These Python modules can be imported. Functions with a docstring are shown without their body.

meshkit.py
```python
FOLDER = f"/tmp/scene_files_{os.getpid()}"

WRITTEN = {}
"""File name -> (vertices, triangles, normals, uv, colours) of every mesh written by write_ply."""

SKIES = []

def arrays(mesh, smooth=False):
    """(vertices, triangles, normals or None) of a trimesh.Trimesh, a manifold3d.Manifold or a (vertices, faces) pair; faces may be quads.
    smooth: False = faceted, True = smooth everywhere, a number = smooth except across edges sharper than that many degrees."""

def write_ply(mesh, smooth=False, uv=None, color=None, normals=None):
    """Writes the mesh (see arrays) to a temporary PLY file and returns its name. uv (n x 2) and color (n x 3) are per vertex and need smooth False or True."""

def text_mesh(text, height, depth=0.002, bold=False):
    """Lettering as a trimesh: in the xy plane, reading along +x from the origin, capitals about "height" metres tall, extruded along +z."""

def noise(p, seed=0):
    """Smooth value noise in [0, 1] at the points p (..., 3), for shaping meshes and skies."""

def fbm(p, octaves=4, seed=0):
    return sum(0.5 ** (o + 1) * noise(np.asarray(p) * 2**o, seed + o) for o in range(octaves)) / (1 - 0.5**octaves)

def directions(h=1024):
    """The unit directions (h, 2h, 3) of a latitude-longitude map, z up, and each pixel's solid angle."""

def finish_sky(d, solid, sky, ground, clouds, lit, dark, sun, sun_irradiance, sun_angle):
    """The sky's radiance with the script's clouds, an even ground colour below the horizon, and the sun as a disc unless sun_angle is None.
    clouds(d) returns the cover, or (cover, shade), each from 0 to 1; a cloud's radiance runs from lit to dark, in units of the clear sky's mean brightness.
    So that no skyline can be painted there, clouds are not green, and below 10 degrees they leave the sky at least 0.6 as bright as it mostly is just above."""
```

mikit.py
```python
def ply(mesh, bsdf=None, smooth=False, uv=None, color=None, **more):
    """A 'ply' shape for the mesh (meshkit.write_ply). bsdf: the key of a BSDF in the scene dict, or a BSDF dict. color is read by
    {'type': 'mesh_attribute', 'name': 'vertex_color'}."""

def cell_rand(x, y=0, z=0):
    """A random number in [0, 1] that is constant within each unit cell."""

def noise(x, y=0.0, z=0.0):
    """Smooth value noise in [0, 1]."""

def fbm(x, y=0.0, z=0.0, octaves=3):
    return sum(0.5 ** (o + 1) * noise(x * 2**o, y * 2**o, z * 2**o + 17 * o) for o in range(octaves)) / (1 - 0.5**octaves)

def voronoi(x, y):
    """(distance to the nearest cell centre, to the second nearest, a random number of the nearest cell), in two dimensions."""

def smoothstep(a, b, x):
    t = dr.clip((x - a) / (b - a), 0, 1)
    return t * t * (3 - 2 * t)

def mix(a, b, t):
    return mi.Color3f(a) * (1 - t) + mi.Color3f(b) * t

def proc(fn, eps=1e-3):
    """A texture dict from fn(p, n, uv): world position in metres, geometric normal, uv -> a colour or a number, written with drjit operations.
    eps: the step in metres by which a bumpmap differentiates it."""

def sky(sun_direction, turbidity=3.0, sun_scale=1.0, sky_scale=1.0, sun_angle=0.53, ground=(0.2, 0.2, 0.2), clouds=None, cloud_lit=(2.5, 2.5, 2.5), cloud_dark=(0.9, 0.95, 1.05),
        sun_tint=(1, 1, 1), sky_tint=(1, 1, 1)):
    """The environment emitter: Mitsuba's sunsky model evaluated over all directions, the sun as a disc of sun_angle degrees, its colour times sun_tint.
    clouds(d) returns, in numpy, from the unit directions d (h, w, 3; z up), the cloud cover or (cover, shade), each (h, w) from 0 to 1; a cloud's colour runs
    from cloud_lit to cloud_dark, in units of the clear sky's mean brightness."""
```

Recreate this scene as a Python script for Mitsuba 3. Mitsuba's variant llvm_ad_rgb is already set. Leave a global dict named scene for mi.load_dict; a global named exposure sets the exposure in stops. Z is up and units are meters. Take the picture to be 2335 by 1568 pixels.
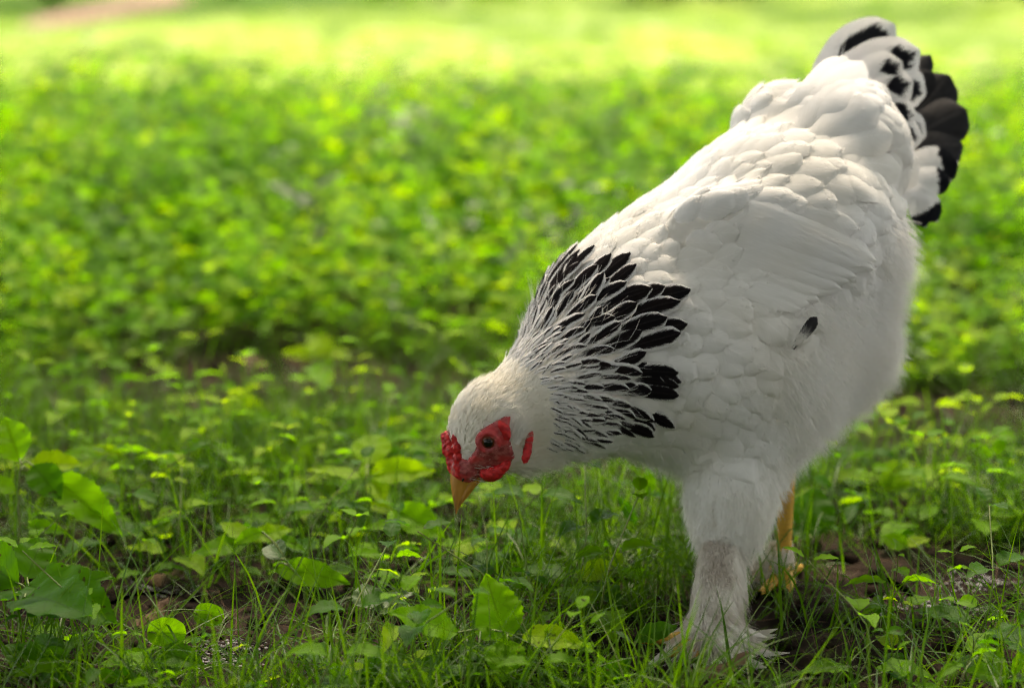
import math, random
import numpy as np, trimesh, mitsuba as mi, drjit as dr
import mikit, meshkit
from scipy.ndimage import map_coordinates
from scipy.spatial import cKDTree
T = mi.ScalarTransform4f
rng = np.random.default_rng(7); random.seed(7)
scene, labels = {}, {}

# ------------------------------------------------------------------ camera, sky, exposure
W0, H0, F0 = 2335.0, 1568.0, 5123.0           # sheet on which distances were measured, focal length in its units
CAM = np.array([0, 0, 0.56]); PITCH = math.radians(10.87)
FW = np.array([0, math.cos(PITCH), -math.sin(PITCH)]); UP = np.array([0, math.sin(PITCH), math.cos(PITCH)]); RT = np.array([1.0, 0, 0])
scene['camera'] = {'type': 'thinlens', 'fov': 2 * math.degrees(math.atan(W0 / 2 / F0)), 'fov_axis': 'x', 'aperture_radius': 0.0108, 'focus_distance': 1.70,
                   'near_clip': 0.05, 'far_clip': 400.0, 'to_world': T().look_at(origin=CAM.tolist(), target=(CAM + FW).tolist(), up=[0, 0, 1])}
az, el = math.radians(86), math.radians(57)
scene['sky'] = mikit.sky([math.cos(az) * math.cos(el), math.sin(az) * math.cos(el), math.sin(el)], turbidity=4, sun_scale=0.50, sun_angle=14, clouds=lambda d: 0.85, cloud_lit=(2.58, 2.5, 2.33),
                         ground=(0.10, 0.14, 0.05))
exposure = 3.32

def P(px, py, d):
    px, py, d = np.broadcast_arrays(np.asarray(px, float), np.asarray(py, float), np.asarray(d, float))
    return CAM + d[..., None] * (FW + ((px - W0 / 2) / F0)[..., None] * RT - ((py - H0 / 2) / F0)[..., None] * UP)
def G(px, py, z=0.0):
    v = FW + (px - W0 / 2) / F0 * RT - (py - H0 / 2) / F0 * UP
    return CAM + v * (z - CAM[2]) / v[2]
def depth_of(p): return float((np.asarray(p) - CAM) @ FW)
def pix(p):
    q = np.asarray(p) - CAM; d = q @ FW
    return W0 / 2 + F0 * (q @ RT) / d, H0 / 2 - F0 * (q @ UP) / d, d
def norm(v):
    v = np.asarray(v, float); return v / np.maximum(np.linalg.norm(v, axis=-1, keepdims=True), 1e-12)
def sstep(a, b, x):
    t = np.clip((x - a) / (b - a), 0, 1); return t * t * (3 - 2 * t)

# ------------------------------------------------------------------ bookkeeping
used = {}
def key(name):
    n = used.get(name, 0); used[name] = n + 1
    return name if n == 0 else f'{name}_{n:03d}'
def put(k, d, **lab):
    scene[k] = d
    if lab: labels[k] = lab
    return k
def add(name, mesh, bsdf, parent=None, smooth=True, uv=None, **lab):
    k = key(parent + '__' + name if parent else name)
    return put(k, mikit.ply(mesh, bsdf, smooth=smooth, uv=uv), **lab)
def thing(name, label, category, group=None):
    k = key(name); labels[k] = {'label': label, 'category': category}
    if group: labels[k]['group'] = group
    return k

class Bag:
    """collects grids of vertices into one mesh with uv"""
    def __init__(s): s.v, s.f, s.uv, s.n = [], [], [], 0
    def add(s, v, f, uv):
        s.v.append(v); s.f.append(np.asarray(f) + s.n); s.uv.append(uv); s.n += len(v)
    def mesh(s): return (np.vstack(s.v), np.vstack(s.f)), np.vstack(s.uv)
    def build(s, name, bsdf, parent=None, **lab):
        m, uv = s.mesh()
        return add(name, m, bsdf, parent, True, uv, **lab)

def grid_faces(nv, nu):
    i, j = np.meshgrid(np.arange(nv - 1), np.arange(nu - 1), indexing='ij')
    a = (i * nu + j).ravel(); b = a + 1; c = a + nu; d = c + 1
    return np.vstack([np.stack([a, b, d], 1), np.stack([a, d, c], 1)])

# ------------------------------------------------------------------ materials
proc, noise, fbm, mix, ss = mikit.proc, mikit.noise, mikit.fbm, mikit.mix, mikit.smoothstep
def thin(fn, trans, rough=0.5): return {'type': 'principledthin', 'base_color': proc(fn), 'roughness': rough, 'diff_trans': trans, 'spec_trans': 0.0, 'eta': 1.4}
def leaf_bsdf(name, lo, hi, tr_lo, tr_hi, gloss=0.16, alpha=0.30, scale=9.0, veins=1.0):
    def pattern(p, uv):
        t = fbm(p.x * scale, p.y * scale, p.z * scale, 2)
        t = ss(0.25, 0.75, t)
        u = dr.abs(uv.x - 0.5) * 2
        s = uv.y * 7.5 - u * 2.2
        vein = 1 - ss(0.0, 0.13, dr.abs(s - dr.round(s)) + 0.02)
        mid = 1 - ss(0.02, 0.07, u)
        spots = ss(0.80, 0.86, noise(p.x * 260, p.y * 260, p.z * 260)) * ss(0.55, 0.7, noise(p.x * 40, p.y * 40, p.z * 40))
        return t, dr.maximum(vein * 0.6, mid) * veins, spots
    def refl(p, n, uv):
        t, v, s = pattern(p, uv)
        c = mix(lo, hi, t)
        c = mix(c, mi.Color3f(c) * 1.25 + mi.Color3f(0.015, 0.03, 0.001), v)
        return mix(c, (0.05, 0.035, 0.012), s * 0.7)
    def tran(p, n, uv):
        t, v, s = pattern(p, uv)
        c = mix(tr_lo, tr_hi, t)
        c = c * (1 - 0.35 * v)
        return mix(c, (0.05, 0.03, 0.01), s * 0.8)
    scene[name] = {'type': 'blendbsdf', 'weight': gloss,
                   'a': thin(tran, 1.5), 'b': {'type': 'twosided', 'n': {'type': 'roughplastic', 'diffuse_reflectance': proc(refl), 'alpha': alpha, 'int_ior': 1.33}}}
leaf_bsdf('leaf_mid', (0.070, 0.150, 0.001), (0.120, 0.235, 0.001), (0.17, 0.41, 0.001), (0.27, 0.58, 0.001))
leaf_bsdf('leaf_bright', (0.095, 0.210, 0.001), (0.150, 0.300, 0.001), (0.34, 0.60, 0.001), (0.47, 0.70, 0.001))
leaf_bsdf('leaf_dark', (0.018, 0.070, 0.002), (0.036, 0.110, 0.002), (0.060, 0.20, 0.001), (0.11, 0.29, 0.001), 0.20)
leaf_bsdf('leaf_grey', (0.070, 0.125, 0.040), (0.110, 0.170, 0.065), (0.12, 0.22, 0.04), (0.16, 0.26, 0.06), 0.6, 0.3)
leaf_bsdf('grass_green', (0.022, 0.066, 0.002), (0.046, 0.110, 0.002), (0.075, 0.195, 0.001), (0.145, 0.300, 0.002), 0.40, 0.22, 30.0, 0.0)
leaf_bsdf('grass_pale', (0.080, 0.130, 0.025), (0.150, 0.200, 0.060), (0.10, 0.19, 0.02), (0.17, 0.27, 0.04), 0.6, 0.25, 30.0, 0.0)
leaf_bsdf('lawn_blade', (0.12, 0.19, 0.012), (0.22, 0.27, 0.05), (0.25, 0.40, 0.01), (0.38, 0.48, 0.06), 0.5, 0.4, 1.2, 0.0)
leaf_bsdf('canopy_leaf', (0.030, 0.075, 0.010), (0.050, 0.110, 0.014), (0.06, 0.15, 0.010), (0.10, 0.20, 0.014), 0.6, 0.3, 2.0, 0.0)
scene['stem_green'] = {'type': 'twosided', 'n': {'type': 'principled', 'base_color': proc(lambda p, n, uv: mix((0.10, 0.19, 0.02), (0.17, 0.18, 0.04), fbm(p.x * 40, p.y * 40, p.z * 40, 2))), 'roughness': 0.5}}
scene['stem_brown'] = {'type': 'principled', 'base_color': proc(lambda p, n, uv: mix((0.05, 0.032, 0.018), (0.13, 0.09, 0.055), fbm(p.x * 90, p.y * 90, p.z * 90, 3))), 'roughness': 0.85, 'specular': 0.1}
scene['dead_leaf_skin'] = {'type': 'twosided', 'n': {'type': 'principled', 'base_color': proc(lambda p, n, uv: mix((0.06, 0.038, 0.022), (0.19, 0.12, 0.075), fbm(p.x * 60, p.y * 60, p.z * 60, 3))), 'roughness': 0.8, 'specular': 0.1}}
scene['chalk'] = {'type': 'principled', 'base_color': proc(lambda p, n, uv: mix((0.09, 0.075, 0.07), (0.30, 0.29, 0.30), ss(0.35, 0.65, fbm(p.x * 200, p.y * 200, p.z * 200, 2)))), 'roughness': 0.9}
def turf_col(p, n, uv):
    a = fbm(p.x * 1.7, p.y * 0.9, 3, 3); b = noise(p.x * 16, p.y * 16, 1); c = noise(p.x * 5, p.y * 4, 7)
    g = mix((0.085, 0.160, 0.003), (0.180, 0.260, 0.012), ss(0.3, 0.7, a))
    g = mix(g, (0.36, 0.40, 0.15), ss(0.50, 0.80, b) * 0.75)
    g = mix(g, (0.030, 0.085, 0.004), ss(0.55, 0.80, c) * 0.85)
    rough = ss(0.40, 0.62, noise(p.x * 0.9 + 3.3, p.y * 0.35, 2)) * ss(10.5, 12.5, p.y)
    return mix(g, (0.035, 0.080, 0.006), rough * 0.9)
scene['turf'] = {'type': 'principled', 'base_color': proc(turf_col), 'roughness': 0.9, 'specular': 0.06}
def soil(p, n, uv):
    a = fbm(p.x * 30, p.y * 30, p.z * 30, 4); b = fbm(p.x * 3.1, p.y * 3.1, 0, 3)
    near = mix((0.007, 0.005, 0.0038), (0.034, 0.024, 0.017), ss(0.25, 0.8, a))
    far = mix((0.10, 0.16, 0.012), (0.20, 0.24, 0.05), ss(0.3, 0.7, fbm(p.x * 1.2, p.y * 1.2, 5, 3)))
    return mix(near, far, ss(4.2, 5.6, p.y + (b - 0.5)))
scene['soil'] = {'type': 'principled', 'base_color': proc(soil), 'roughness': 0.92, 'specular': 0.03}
scene['bare_dirt'] = {'type': 'principled', 'base_color': proc(lambda p, n, uv: mix((0.19, 0.115, 0.085), (0.28, 0.185, 0.145), fbm(p.x * 4, p.y * 4, 0, 3))), 'roughness': 0.95, 'specular': 0.05}

def white_col(p, n, uv):
    u = (uv.x - 2 * dr.floor(uv.x / 2)) * 2 - 1
    barb = noise((uv.y - dr.abs(u) * 0.35) * 46, dr.floor(uv.x / 2) * 3.1, u * 1.5)
    t = fbm(p.x * 14, p.y * 14, p.z * 14, 3)
    c = mix((0.84, 0.84, 0.84), (0.80, 0.785, 0.745), ss(0.35, 0.75, t))
    c = c * (0.93 + 0.09 * barb)
    return mix(c, mi.Color3f(0.88, 0.87, 0.85), (1 - ss(0.015, 0.05, dr.abs(u))) * 0.5)
scene['white_vane'] = thin(white_col, 0.36, 0.6)
scene['down'] = thin(lambda p, n, uv: mix((0.84, 0.84, 0.835), (0.79, 0.77, 0.725), fbm(p.x * 25, p.y * 25, p.z * 25, 2)), 0.8, 0.7)
scene['cream_down'] = thin(lambda p, n, uv: mix((0.84, 0.825, 0.78), (0.80, 0.765, 0.675), fbm(p.x * 45, p.y * 45, p.z * 45, 2)), 0.6, 0.7)
scene['dirty_down'] = thin(lambda p, n, uv: mix((0.60, 0.55, 0.50), (0.79, 0.76, 0.72), ss(0.3, 0.7, fbm(p.x * 50, p.y * 50, p.z * 50, 3))), 0.6, 0.7)
BLACK, BROWNBLACK = (0.008, 0.008, 0.010), (0.013, 0.010, 0.010)
def hackle_col(p, n, uv):
    cell = dr.floor(uv.x / 2); u = (uv.x - 2 * cell) * 2 - 1; v = uv.y; a = dr.abs(u)
    cls = cell - 8 * dr.floor(cell / 8); wid = 0.77 - 0.097 * cls
    ragged = (noise((v - a * 0.4) * 70, cell * 7.7, ss(-0.1, 0.1, u) * 9) - 0.5) * 0.26
    w = wid * ss(0.02, 0.45, v + 0.10) * (1 - 0.25 * ss(0.80, 1.02, v))
    k = (1 - ss(w - 0.09, w + 0.09, a + ragged)) * ss(0.10, 0.30, v + ragged)
    shaft = 1 - ss(0.012, 0.045, a)
    blk = mix(BLACK, BROWNBLACK, noise(p.x * 60, p.y * 60, p.z * 60))
    blk = mix(blk, (0.05, 0.045, 0.045), shaft * 0.5)
    wht = mix((0.56, 0.56, 0.58), (0.76, 0.75, 0.73), noise((v - a * 0.4) * 60, cell * 3.3, 0.0))
    return mix(wht, blk, k)
scene['hackle_vane'] = thin(hackle_col, 0.35, 0.5)
def tail_laced(p, n, uv):
    cell = dr.floor(uv.x / 2); u = (uv.x - 2 * cell) * 2 - 1; v = uv.y; a = dr.abs(u + 0.12)
    r = noise(cell * 5.3 + 0.5, 2.5, 1.5)
    ragged = (noise((v - a * 0.5) * 55, cell * 7.7, u * 1.3) - 0.5) * 0.42
    st = dr.select(cell < 20.5, 0.36, 0.52 + 0.16 * r)
    w = 0.56 * ss(st, st + 0.20, v + ragged * 0.6) * (1 - ss(0.85, 0.95, v + ragged * 0.3))
    k = 1 - ss(w - 0.10, w + 0.08, a + ragged * 0.7)
    k = k * ss(0.02, 0.10, w)
    blk = mix(BLACK, (0.015, 0.016, 0.020), noise(p.x * 60, p.y * 60, p.z * 60))
    wht = mix((0.62, 0.62, 0.65), (0.74, 0.735, 0.73), ss(0.3, 0.9, v))
    wht = wht * (0.93 + 0.09 * noise((v - a * 0.5) * 60, cell * 3.3, 0.0))
    return mix(wht, blk, k)
scene['laced_vane'] = thin(tail_laced, 0.4, 0.5)
def tail_black(p, n, uv):
    cell = dr.floor(uv.x / 2); u = (uv.x - 2 * cell) * 2 - 1; v = uv.y; a = dr.abs(u)
    b = noise((v - a * 0.45) * 80, cell * 4.1, 0.0)
    c = mix((0.006, 0.006, 0.008), (0.020, 0.019, 0.021), b)
    return mix(c, (0.06, 0.055, 0.055), (1 - ss(0.012, 0.04, a)) * 0.8)
scene['black_vane'] = {'type': 'twosided', 'n': {'type': 'principled', 'base_color': proc(tail_black), 'roughness': 0.5, 'specular': 0.15}}
def tail_band(p, n, uv):
    cell = dr.floor(uv.x / 2); u = (uv.x - 2 * cell) * 2 - 1; v = uv.y; a = dr.abs(u)
    g = (noise((v - a * 0.3) * 40, cell * 4.1, u * 2) - 0.5) * 0.08
    k = ss(0.77, 0.80, v + g) * (1 - 0.9 * ss(0.985, 0.995, v))
    return mix((0.70, 0.70, 0.70), (0.010, 0.011, 0.014), k)
scene['banded_vane'] = thin(tail_band, 0.3, 0.5)
scene['red_skin'] = {'type': 'principled', 'base_color': proc(lambda p, n, uv: mix((0.30, 0.006, 0.010), (0.56, 0.020, 0.022), ss(0.25, 0.75, fbm(p.x * 420, p.y * 420, p.z * 420, 3)))), 'roughness': 0.5, 'specular': 0.35}
def face_col(p, n, uv):
    a = fbm(p.x * 420, p.y * 420, p.z * 420, 3); b = noise(p.x * 130, p.y * 130, p.z * 130)
    c = mix((0.26, 0.035, 0.040), (0.44, 0.12, 0.12), ss(0.3, 0.75, a))
    return mix(c, (0.50, 0.03, 0.035), ss(0.45, 0.75, b) * 0.7)
scene['face_skin'] = {'type': 'bumpmap', 'bump': proc(lambda p, n, uv: 0.0012 * fbm(p.x * 500, p.y * 500, p.z * 500, 2), 2e-4), 'scale': 1.0, 'n': {'type': 'principled', 'base_color': proc(face_col), 'roughness': 0.5, 'specular': 0.4}}
def beak_col(p, n, uv):
    a = fbm(p.x * 150, p.y * 150, p.z * 150, 3)
    c = mix((0.33, 0.145, 0.014), (0.43, 0.22, 0.035), a)
    dark = ss(0.45, 0.95, uv.y + 0.4 * (a - 0.5)) * ss(-0.2, 0.6, uv.x)
    return mix(c, (0.07, 0.03, 0.018), dark * 0.85)
scene['beak_horn'] = {'type': 'principled', 'base_color': proc(beak_col), 'roughness': 0.32, 'specular': 0.5}
def shank_col(p, n, uv):
    s = p.z * 210; g = dr.abs(s - dr.round(s))
    c = mix((0.50, 0.27, 0.025), (0.66, 0.40, 0.055), fbm(p.x * 120, p.y * 120, p.z * 120, 3))
    return mix(c, (0.32, 0.15, 0.02), (1 - ss(0.02, 0.14, g)) * 0.6)
scene['shank_scale'] = {'type': 'principled', 'base_color': proc(shank_col), 'roughness': 0.5, 'specular': 0.4}
scene['claw_horn'] = {'type': 'principled', 'base_color': {'type': 'rgb', 'value': [0.36, 0.22, 0.10]}, 'roughness': 0.4}
scene['iris'] = {'type': 'principled', 'base_color': {'type': 'rgb', 'value': [0.11, 0.028, 0.008]}, 'roughness': 0.15, 'specular': 0.3}
scene['pupil'] = {'type': 'principled', 'base_color': {'type': 'rgb', 'value': [0.004, 0.004, 0.004]}, 'roughness': 0.10, 'specular': 0.35}
scene['bark'] = {'type': 'principled', 'base_color': proc(lambda p, n, uv: mix((0.06, 0.045, 0.035), (0.16, 0.13, 0.10), fbm(p.x * 20, p.y * 20, p.z * 5, 3))), 'roughness': 0.9}

# ------------------------------------------------------------------ shape tools
def tube(pts, radii, sides=7):
    p = np.asarray(pts, float); n = len(p); r = np.broadcast_to(radii, (n,))
    t = norm(np.gradient(p, axis=0))
    a = norm(np.cross(t, np.where(np.abs(t[:, 2:]) < 0.9, [0, 0, 1.0], [1.0, 0, 0]))); b = np.cross(t, a)
    th = np.arange(sides) * 2 * np.pi / sides
    v = p[:, None] + r[:, None, None] * (np.cos(th)[None, :, None] * a[:, None] + np.sin(th)[None, :, None] * b[:, None])
    i, j = np.meshgrid(np.arange(n - 1), np.arange(sides), indexing='ij')
    q = np.stack([i * sides + j, i * sides + (j + 1) % sides, (i + 1) * sides + (j + 1) % sides, (i + 1) * sides + j], -1).reshape(-1, 4)
    f = np.vstack([q[:, [0, 2, 1]], q[:, [0, 3, 2]]])
    v = np.vstack([v.reshape(-1, 3), p[:1], p[-1:]]); m = n * sides
    k = np.arange(sides); kk = (k + 1) % sides
    f = np.vstack([f, np.stack([k * 0 + m, k, kk], 1), np.stack([k * 0 + m + 1, (n - 1) * sides + kk, (n - 1) * sides + k], 1)])
    return v, f
def curve(pts, n=24):
    """Catmull-Rom through the points"""
    p = np.asarray(pts, float)
    if len(p) == 2: return p[0] + (p[1] - p[0]) * np.linspace(0, 1, n)[:, None]
    q = np.vstack([2 * p[0] - p[1], p, 2 * p[-1] - p[-2]])
    s = np.linspace(0, len(p) - 1 - 1e-9, n); i = s.astype(int); t = (s - i)[:, None]
    a, b, c, d = q[i], q[i + 1], q[i + 2], q[i + 3]
    return 0.5 * (2 * b + (c - a) * t + (2 * a - 5 * b + 4 * c - d) * t ** 2 + (3 * b - a - 3 * c + d) * t ** 3)
def surface_nets(Fv, origin, h):
    neg = Fv < 0; nx, ny, nz = Fv.shape
    cs = [(a, b, c) for a in (0, 1) for b in (0, 1) for c in (0, 1)]
    sl = lambda A, o: A[o[0]:nx - 1 + o[0], o[1]:ny - 1 + o[1], o[2]:nz - 1 + o[2]]
    cnt = sum(sl(neg, o).astype(np.int8) for o in cs)
    I = np.argwhere((cnt > 0) & (cnt < 8)); ident = -np.ones((nx - 1, ny - 1, nz - 1), np.int64); ident[tuple(I.T)] = np.arange(len(I))
    val = {o: Fv[I[:, 0] + o[0], I[:, 1] + o[1], I[:, 2] + o[2]] for o in cs}
    acc, num = np.zeros((len(I), 3)), np.zeros(len(I))
    for o in cs:
        for ax in range(3):
            if o[ax] == 0:
                o2 = tuple(1 if k == ax else o[k] for k in range(3)); a, b = val[o], val[o2]
                m = (a < 0) != (b < 0); t = np.where(m, a / np.where(m, a - b, 1), 0)
                pt = np.tile(np.array(o, float), (len(I), 1)); pt[:, ax] += t
                acc[m] += pt[m]; num += m
    V = origin + h * (I + acc / num[:, None])
    faces = []
    for ax in range(3):
        b, c = [(1, 2), (2, 0), (0, 1)][ax]
        lo = [slice(None)] * 3; hi = [slice(None)] * 3; lo[ax] = slice(0, -1); hi[ax] = slice(1, None)
        n0, n1 = neg[tuple(lo)], neg[tuple(hi)]; E = np.argwhere(n0 != n1)
        ok = (E[:, b] > 0) & (E[:, c] > 0) & (E[:, b] < Fv.shape[b] - 1) & (E[:, c] < Fv.shape[c] - 1); E = E[ok]
        def cell(db, dc):
            q = E.copy(); q[:, b] += db; q[:, c] += dc; return ident[tuple(q.T)]
        q = np.stack([cell(-1, -1), cell(0, -1), cell(0, 0), cell(-1, 0)], 1)
        flip = ~n0[tuple(E.T)]; q[flip] = q[flip][:, ::-1]; faces.append(q)
    q = np.vstack(faces); q = q[(q >= 0).all(1)]
    return V, np.vstack([q[:, [0, 1, 2]], q[:, [0, 2, 3]]])
class Field:
    """smooth union of spheres swept along bones and of ellipsoids"""
    def __init__(s): s.prims = []
    def bone(s, a, b, ra, rb, k=0.02): s.prims.append(('b', np.asarray(a, float), np.asarray(b, float), ra, rb, k))
    def egg(s, c, axes, r, k=0.02): s.prims.append(('e', np.asarray(c, float), np.asarray(axes, float), np.asarray(r, float), None, k))
    def __call__(s, p):
        p = np.asarray(p, np.float32); D = None
        for kind, a, b, ra, rb, k in s.prims:
            if kind == 'b':
                ba = (b - a).astype(np.float32); pa = p - a.astype(np.float32)
                t = np.clip(pa @ ba / max(float(ba @ ba), 1e-12), 0, 1)
                d = np.linalg.norm(pa - t[..., None] * ba, axis=-1) - (ra + (rb - ra) * t)
            else:
                q = (p - a.astype(np.float32)) @ b.T.astype(np.float32); rr = ra.astype(np.float32)
                k0 = np.linalg.norm(q / rr, axis=-1); k1 = np.linalg.norm(q / rr ** 2, axis=-1)
                d = k0 * (k0 - 1) / np.maximum(k1, 1e-6)
            if D is None: D = d
            else:
                hh = np.clip(0.5 + 0.5 * (D - d) / k, 0, 1); D = D + (d - D) * hh - k * hh * (1 - hh)
        return D
    def bake(s, lo, hi, h):
        s.o, s.h = np.asarray(lo, float), h
        n = np.ceil((np.asarray(hi) - s.o) / h).astype(int) + 1
        ax = [s.o[i] + h * np.arange(n[i]) for i in range(3)]
        s.g = np.empty(n, np.float32)
        for i in range(n[0]):
            yy, zz = np.meshgrid(ax[1], ax[2], indexing='ij')
            s.g[i] = s(np.stack([np.full_like(yy, ax[0][i]), yy, zz], -1))
        return surface_nets(s.g, s.o, h)
    def d(s, p): return map_coordinates(s.g, ((np.asarray(p) - s.o) / s.h).reshape(-1, 3).T, order=1, mode='nearest').reshape(np.shape(p)[:-1])
    def grad(s, p, e=0.004):
        g = np.stack([s.d(p + np.eye(3)[i] * e) - s.d(p - np.eye(3)[i] * e) for i in range(3)], -1); return norm(g)
    def snap(s, p, height, it=3):
        for _ in range(it): p = p - s.grad(p) * (s.d(p) - height)[..., None]
        return p

# ------------------------------------------------------------------ the hen
HEN = thing('hen', 'white hen with black laced neck, red face and black tail, pecking in the grass', 'hen')
def px2m(r, d): return r * d / F0
def jitter(n, s): return rng.normal(0, s, n)
bf = Field()
def B(a, b, k=0.02):
    bf.bone(P(*a[:3]), P(*b[:3]), px2m(a[3], a[2]), px2m(b[3], b[2]), k)
HC = P(1108, 968, 1.755)
hd_a = norm(-0.30 * RT - 0.94 * UP - 0.12 * FW)                      # towards the beak
hd_s = norm(np.cross(hd_a, -0.94 * RT + 0.30 * UP)); hd_s = hd_s if hd_s @ FW < 0 else -hd_s   # towards the camera
hd_t = np.cross(hd_s, hd_a); hd_t = hd_t if hd_t @ RT < 0 else -hd_t                        # crown
m = 1.755 / F0
bf.egg(HC, [hd_a, hd_t, hd_s], [98 * m, 80 * m, 70 * m])
bf.bone(HC + hd_a * 20 * m, HC + hd_a * 105 * m + hd_t * 12 * m, 66 * m, 34 * m, 0.010)
B((1135, 985, 1.755, 62), (1185, 1020, 1.76, 52), 0.012)
B((1150, 955, 1.758, 84), (1285, 900, 1.785, 140), 0.02)
B((1285, 900, 1.785, 140), (1455, 785, 1.83, 240), 0.02)
B((1455, 785, 1.83, 240), (1640, 815, 1.845, 258), 0.03)
B((1640, 800, 1.845, 262), (1790, 560, 1.87, 258), 0.03)
B((1565, 645, 1.85, 212), (1800, 440, 1.89, 168), 0.025)
B((1800, 560, 1.88, 250), (1858, 780, 1.885, 160), 0.025)
B((1848, 790, 1.885, 156), (1822, 850, 1.885, 116), 0.02)
B((1782, 298, 1.90, 108), (1900, 345, 1.90, 172), 0.008)
B((1900, 345, 1.90, 158), (1945, 275, 1.93, 78), 0.02)
B((1720, 865, 1.835, 182), (1664, 1140, 1.80, 83), 0.02)
B((1664, 1140, 1.80, 83), (1660, 1205, 1.795, 72), 0.02)
B((1815, 860, 1.94, 112), (1794, 985, 1.945, 38), 0.008)
wa = norm(0.96 * RT - 0.25 * UP + 0.10 * FW); wn = norm(-FW - wa * (-FW @ wa)); wb = np.cross(wa, wn)
bf.egg(P(1752, 565, 1.787), [wa, wb, wn], [240 * m, 136 * m, 60 * m], 0.012)
allv = np.array([c for kind, a, b, ra, rb, k in bf.prims for c in ([a - ra, a + ra, b - rb, b + rb] if kind == 'b' else [a - b.max() * 0 - 0.11, a + 0.11])])
bodym = bf.bake(allv.min(0) - 0.02, allv.max(0) + 0.02, 0.0035)
bm = trimesh.Trimesh(*bodym, process=False); trimesh.smoothing.filter_taubin(bm, iterations=6)
add('body', bm, 'down', HEN, True)

def inpoly(x, y, poly):
    x, y = np.asarray(x, float), np.asarray(y, float); c = np.zeros(x.shape, bool); q = np.asarray(poly, float)
    for (x1, y1), (x2, y2) in zip(q, np.roll(q, -1, 0)):
        c ^= ((y1 > y) != (y2 > y)) & (x < (x2 - x1) * (y - y1) / (y2 - y1 + 1e-12) + x1)
    return c
def polydist(x, y, poly):
    x, y = np.asarray(x, float), np.asarray(y, float); q = np.asarray(poly, float); best = np.full(x.shape, 1e9)
    for a, b in zip(q, np.roll(q, -1, 0)):
        ab = b - a; t = np.clip(((x - a[0]) * ab[0] + (y - a[1]) * ab[1]) / (ab @ ab), 0, 1)
        best = np.minimum(best, np.hypot(x - a[0] - t * ab[0], y - a[1] - t * ab[1]))
    return np.where(inpoly(x, y, poly), best, -best)
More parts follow.
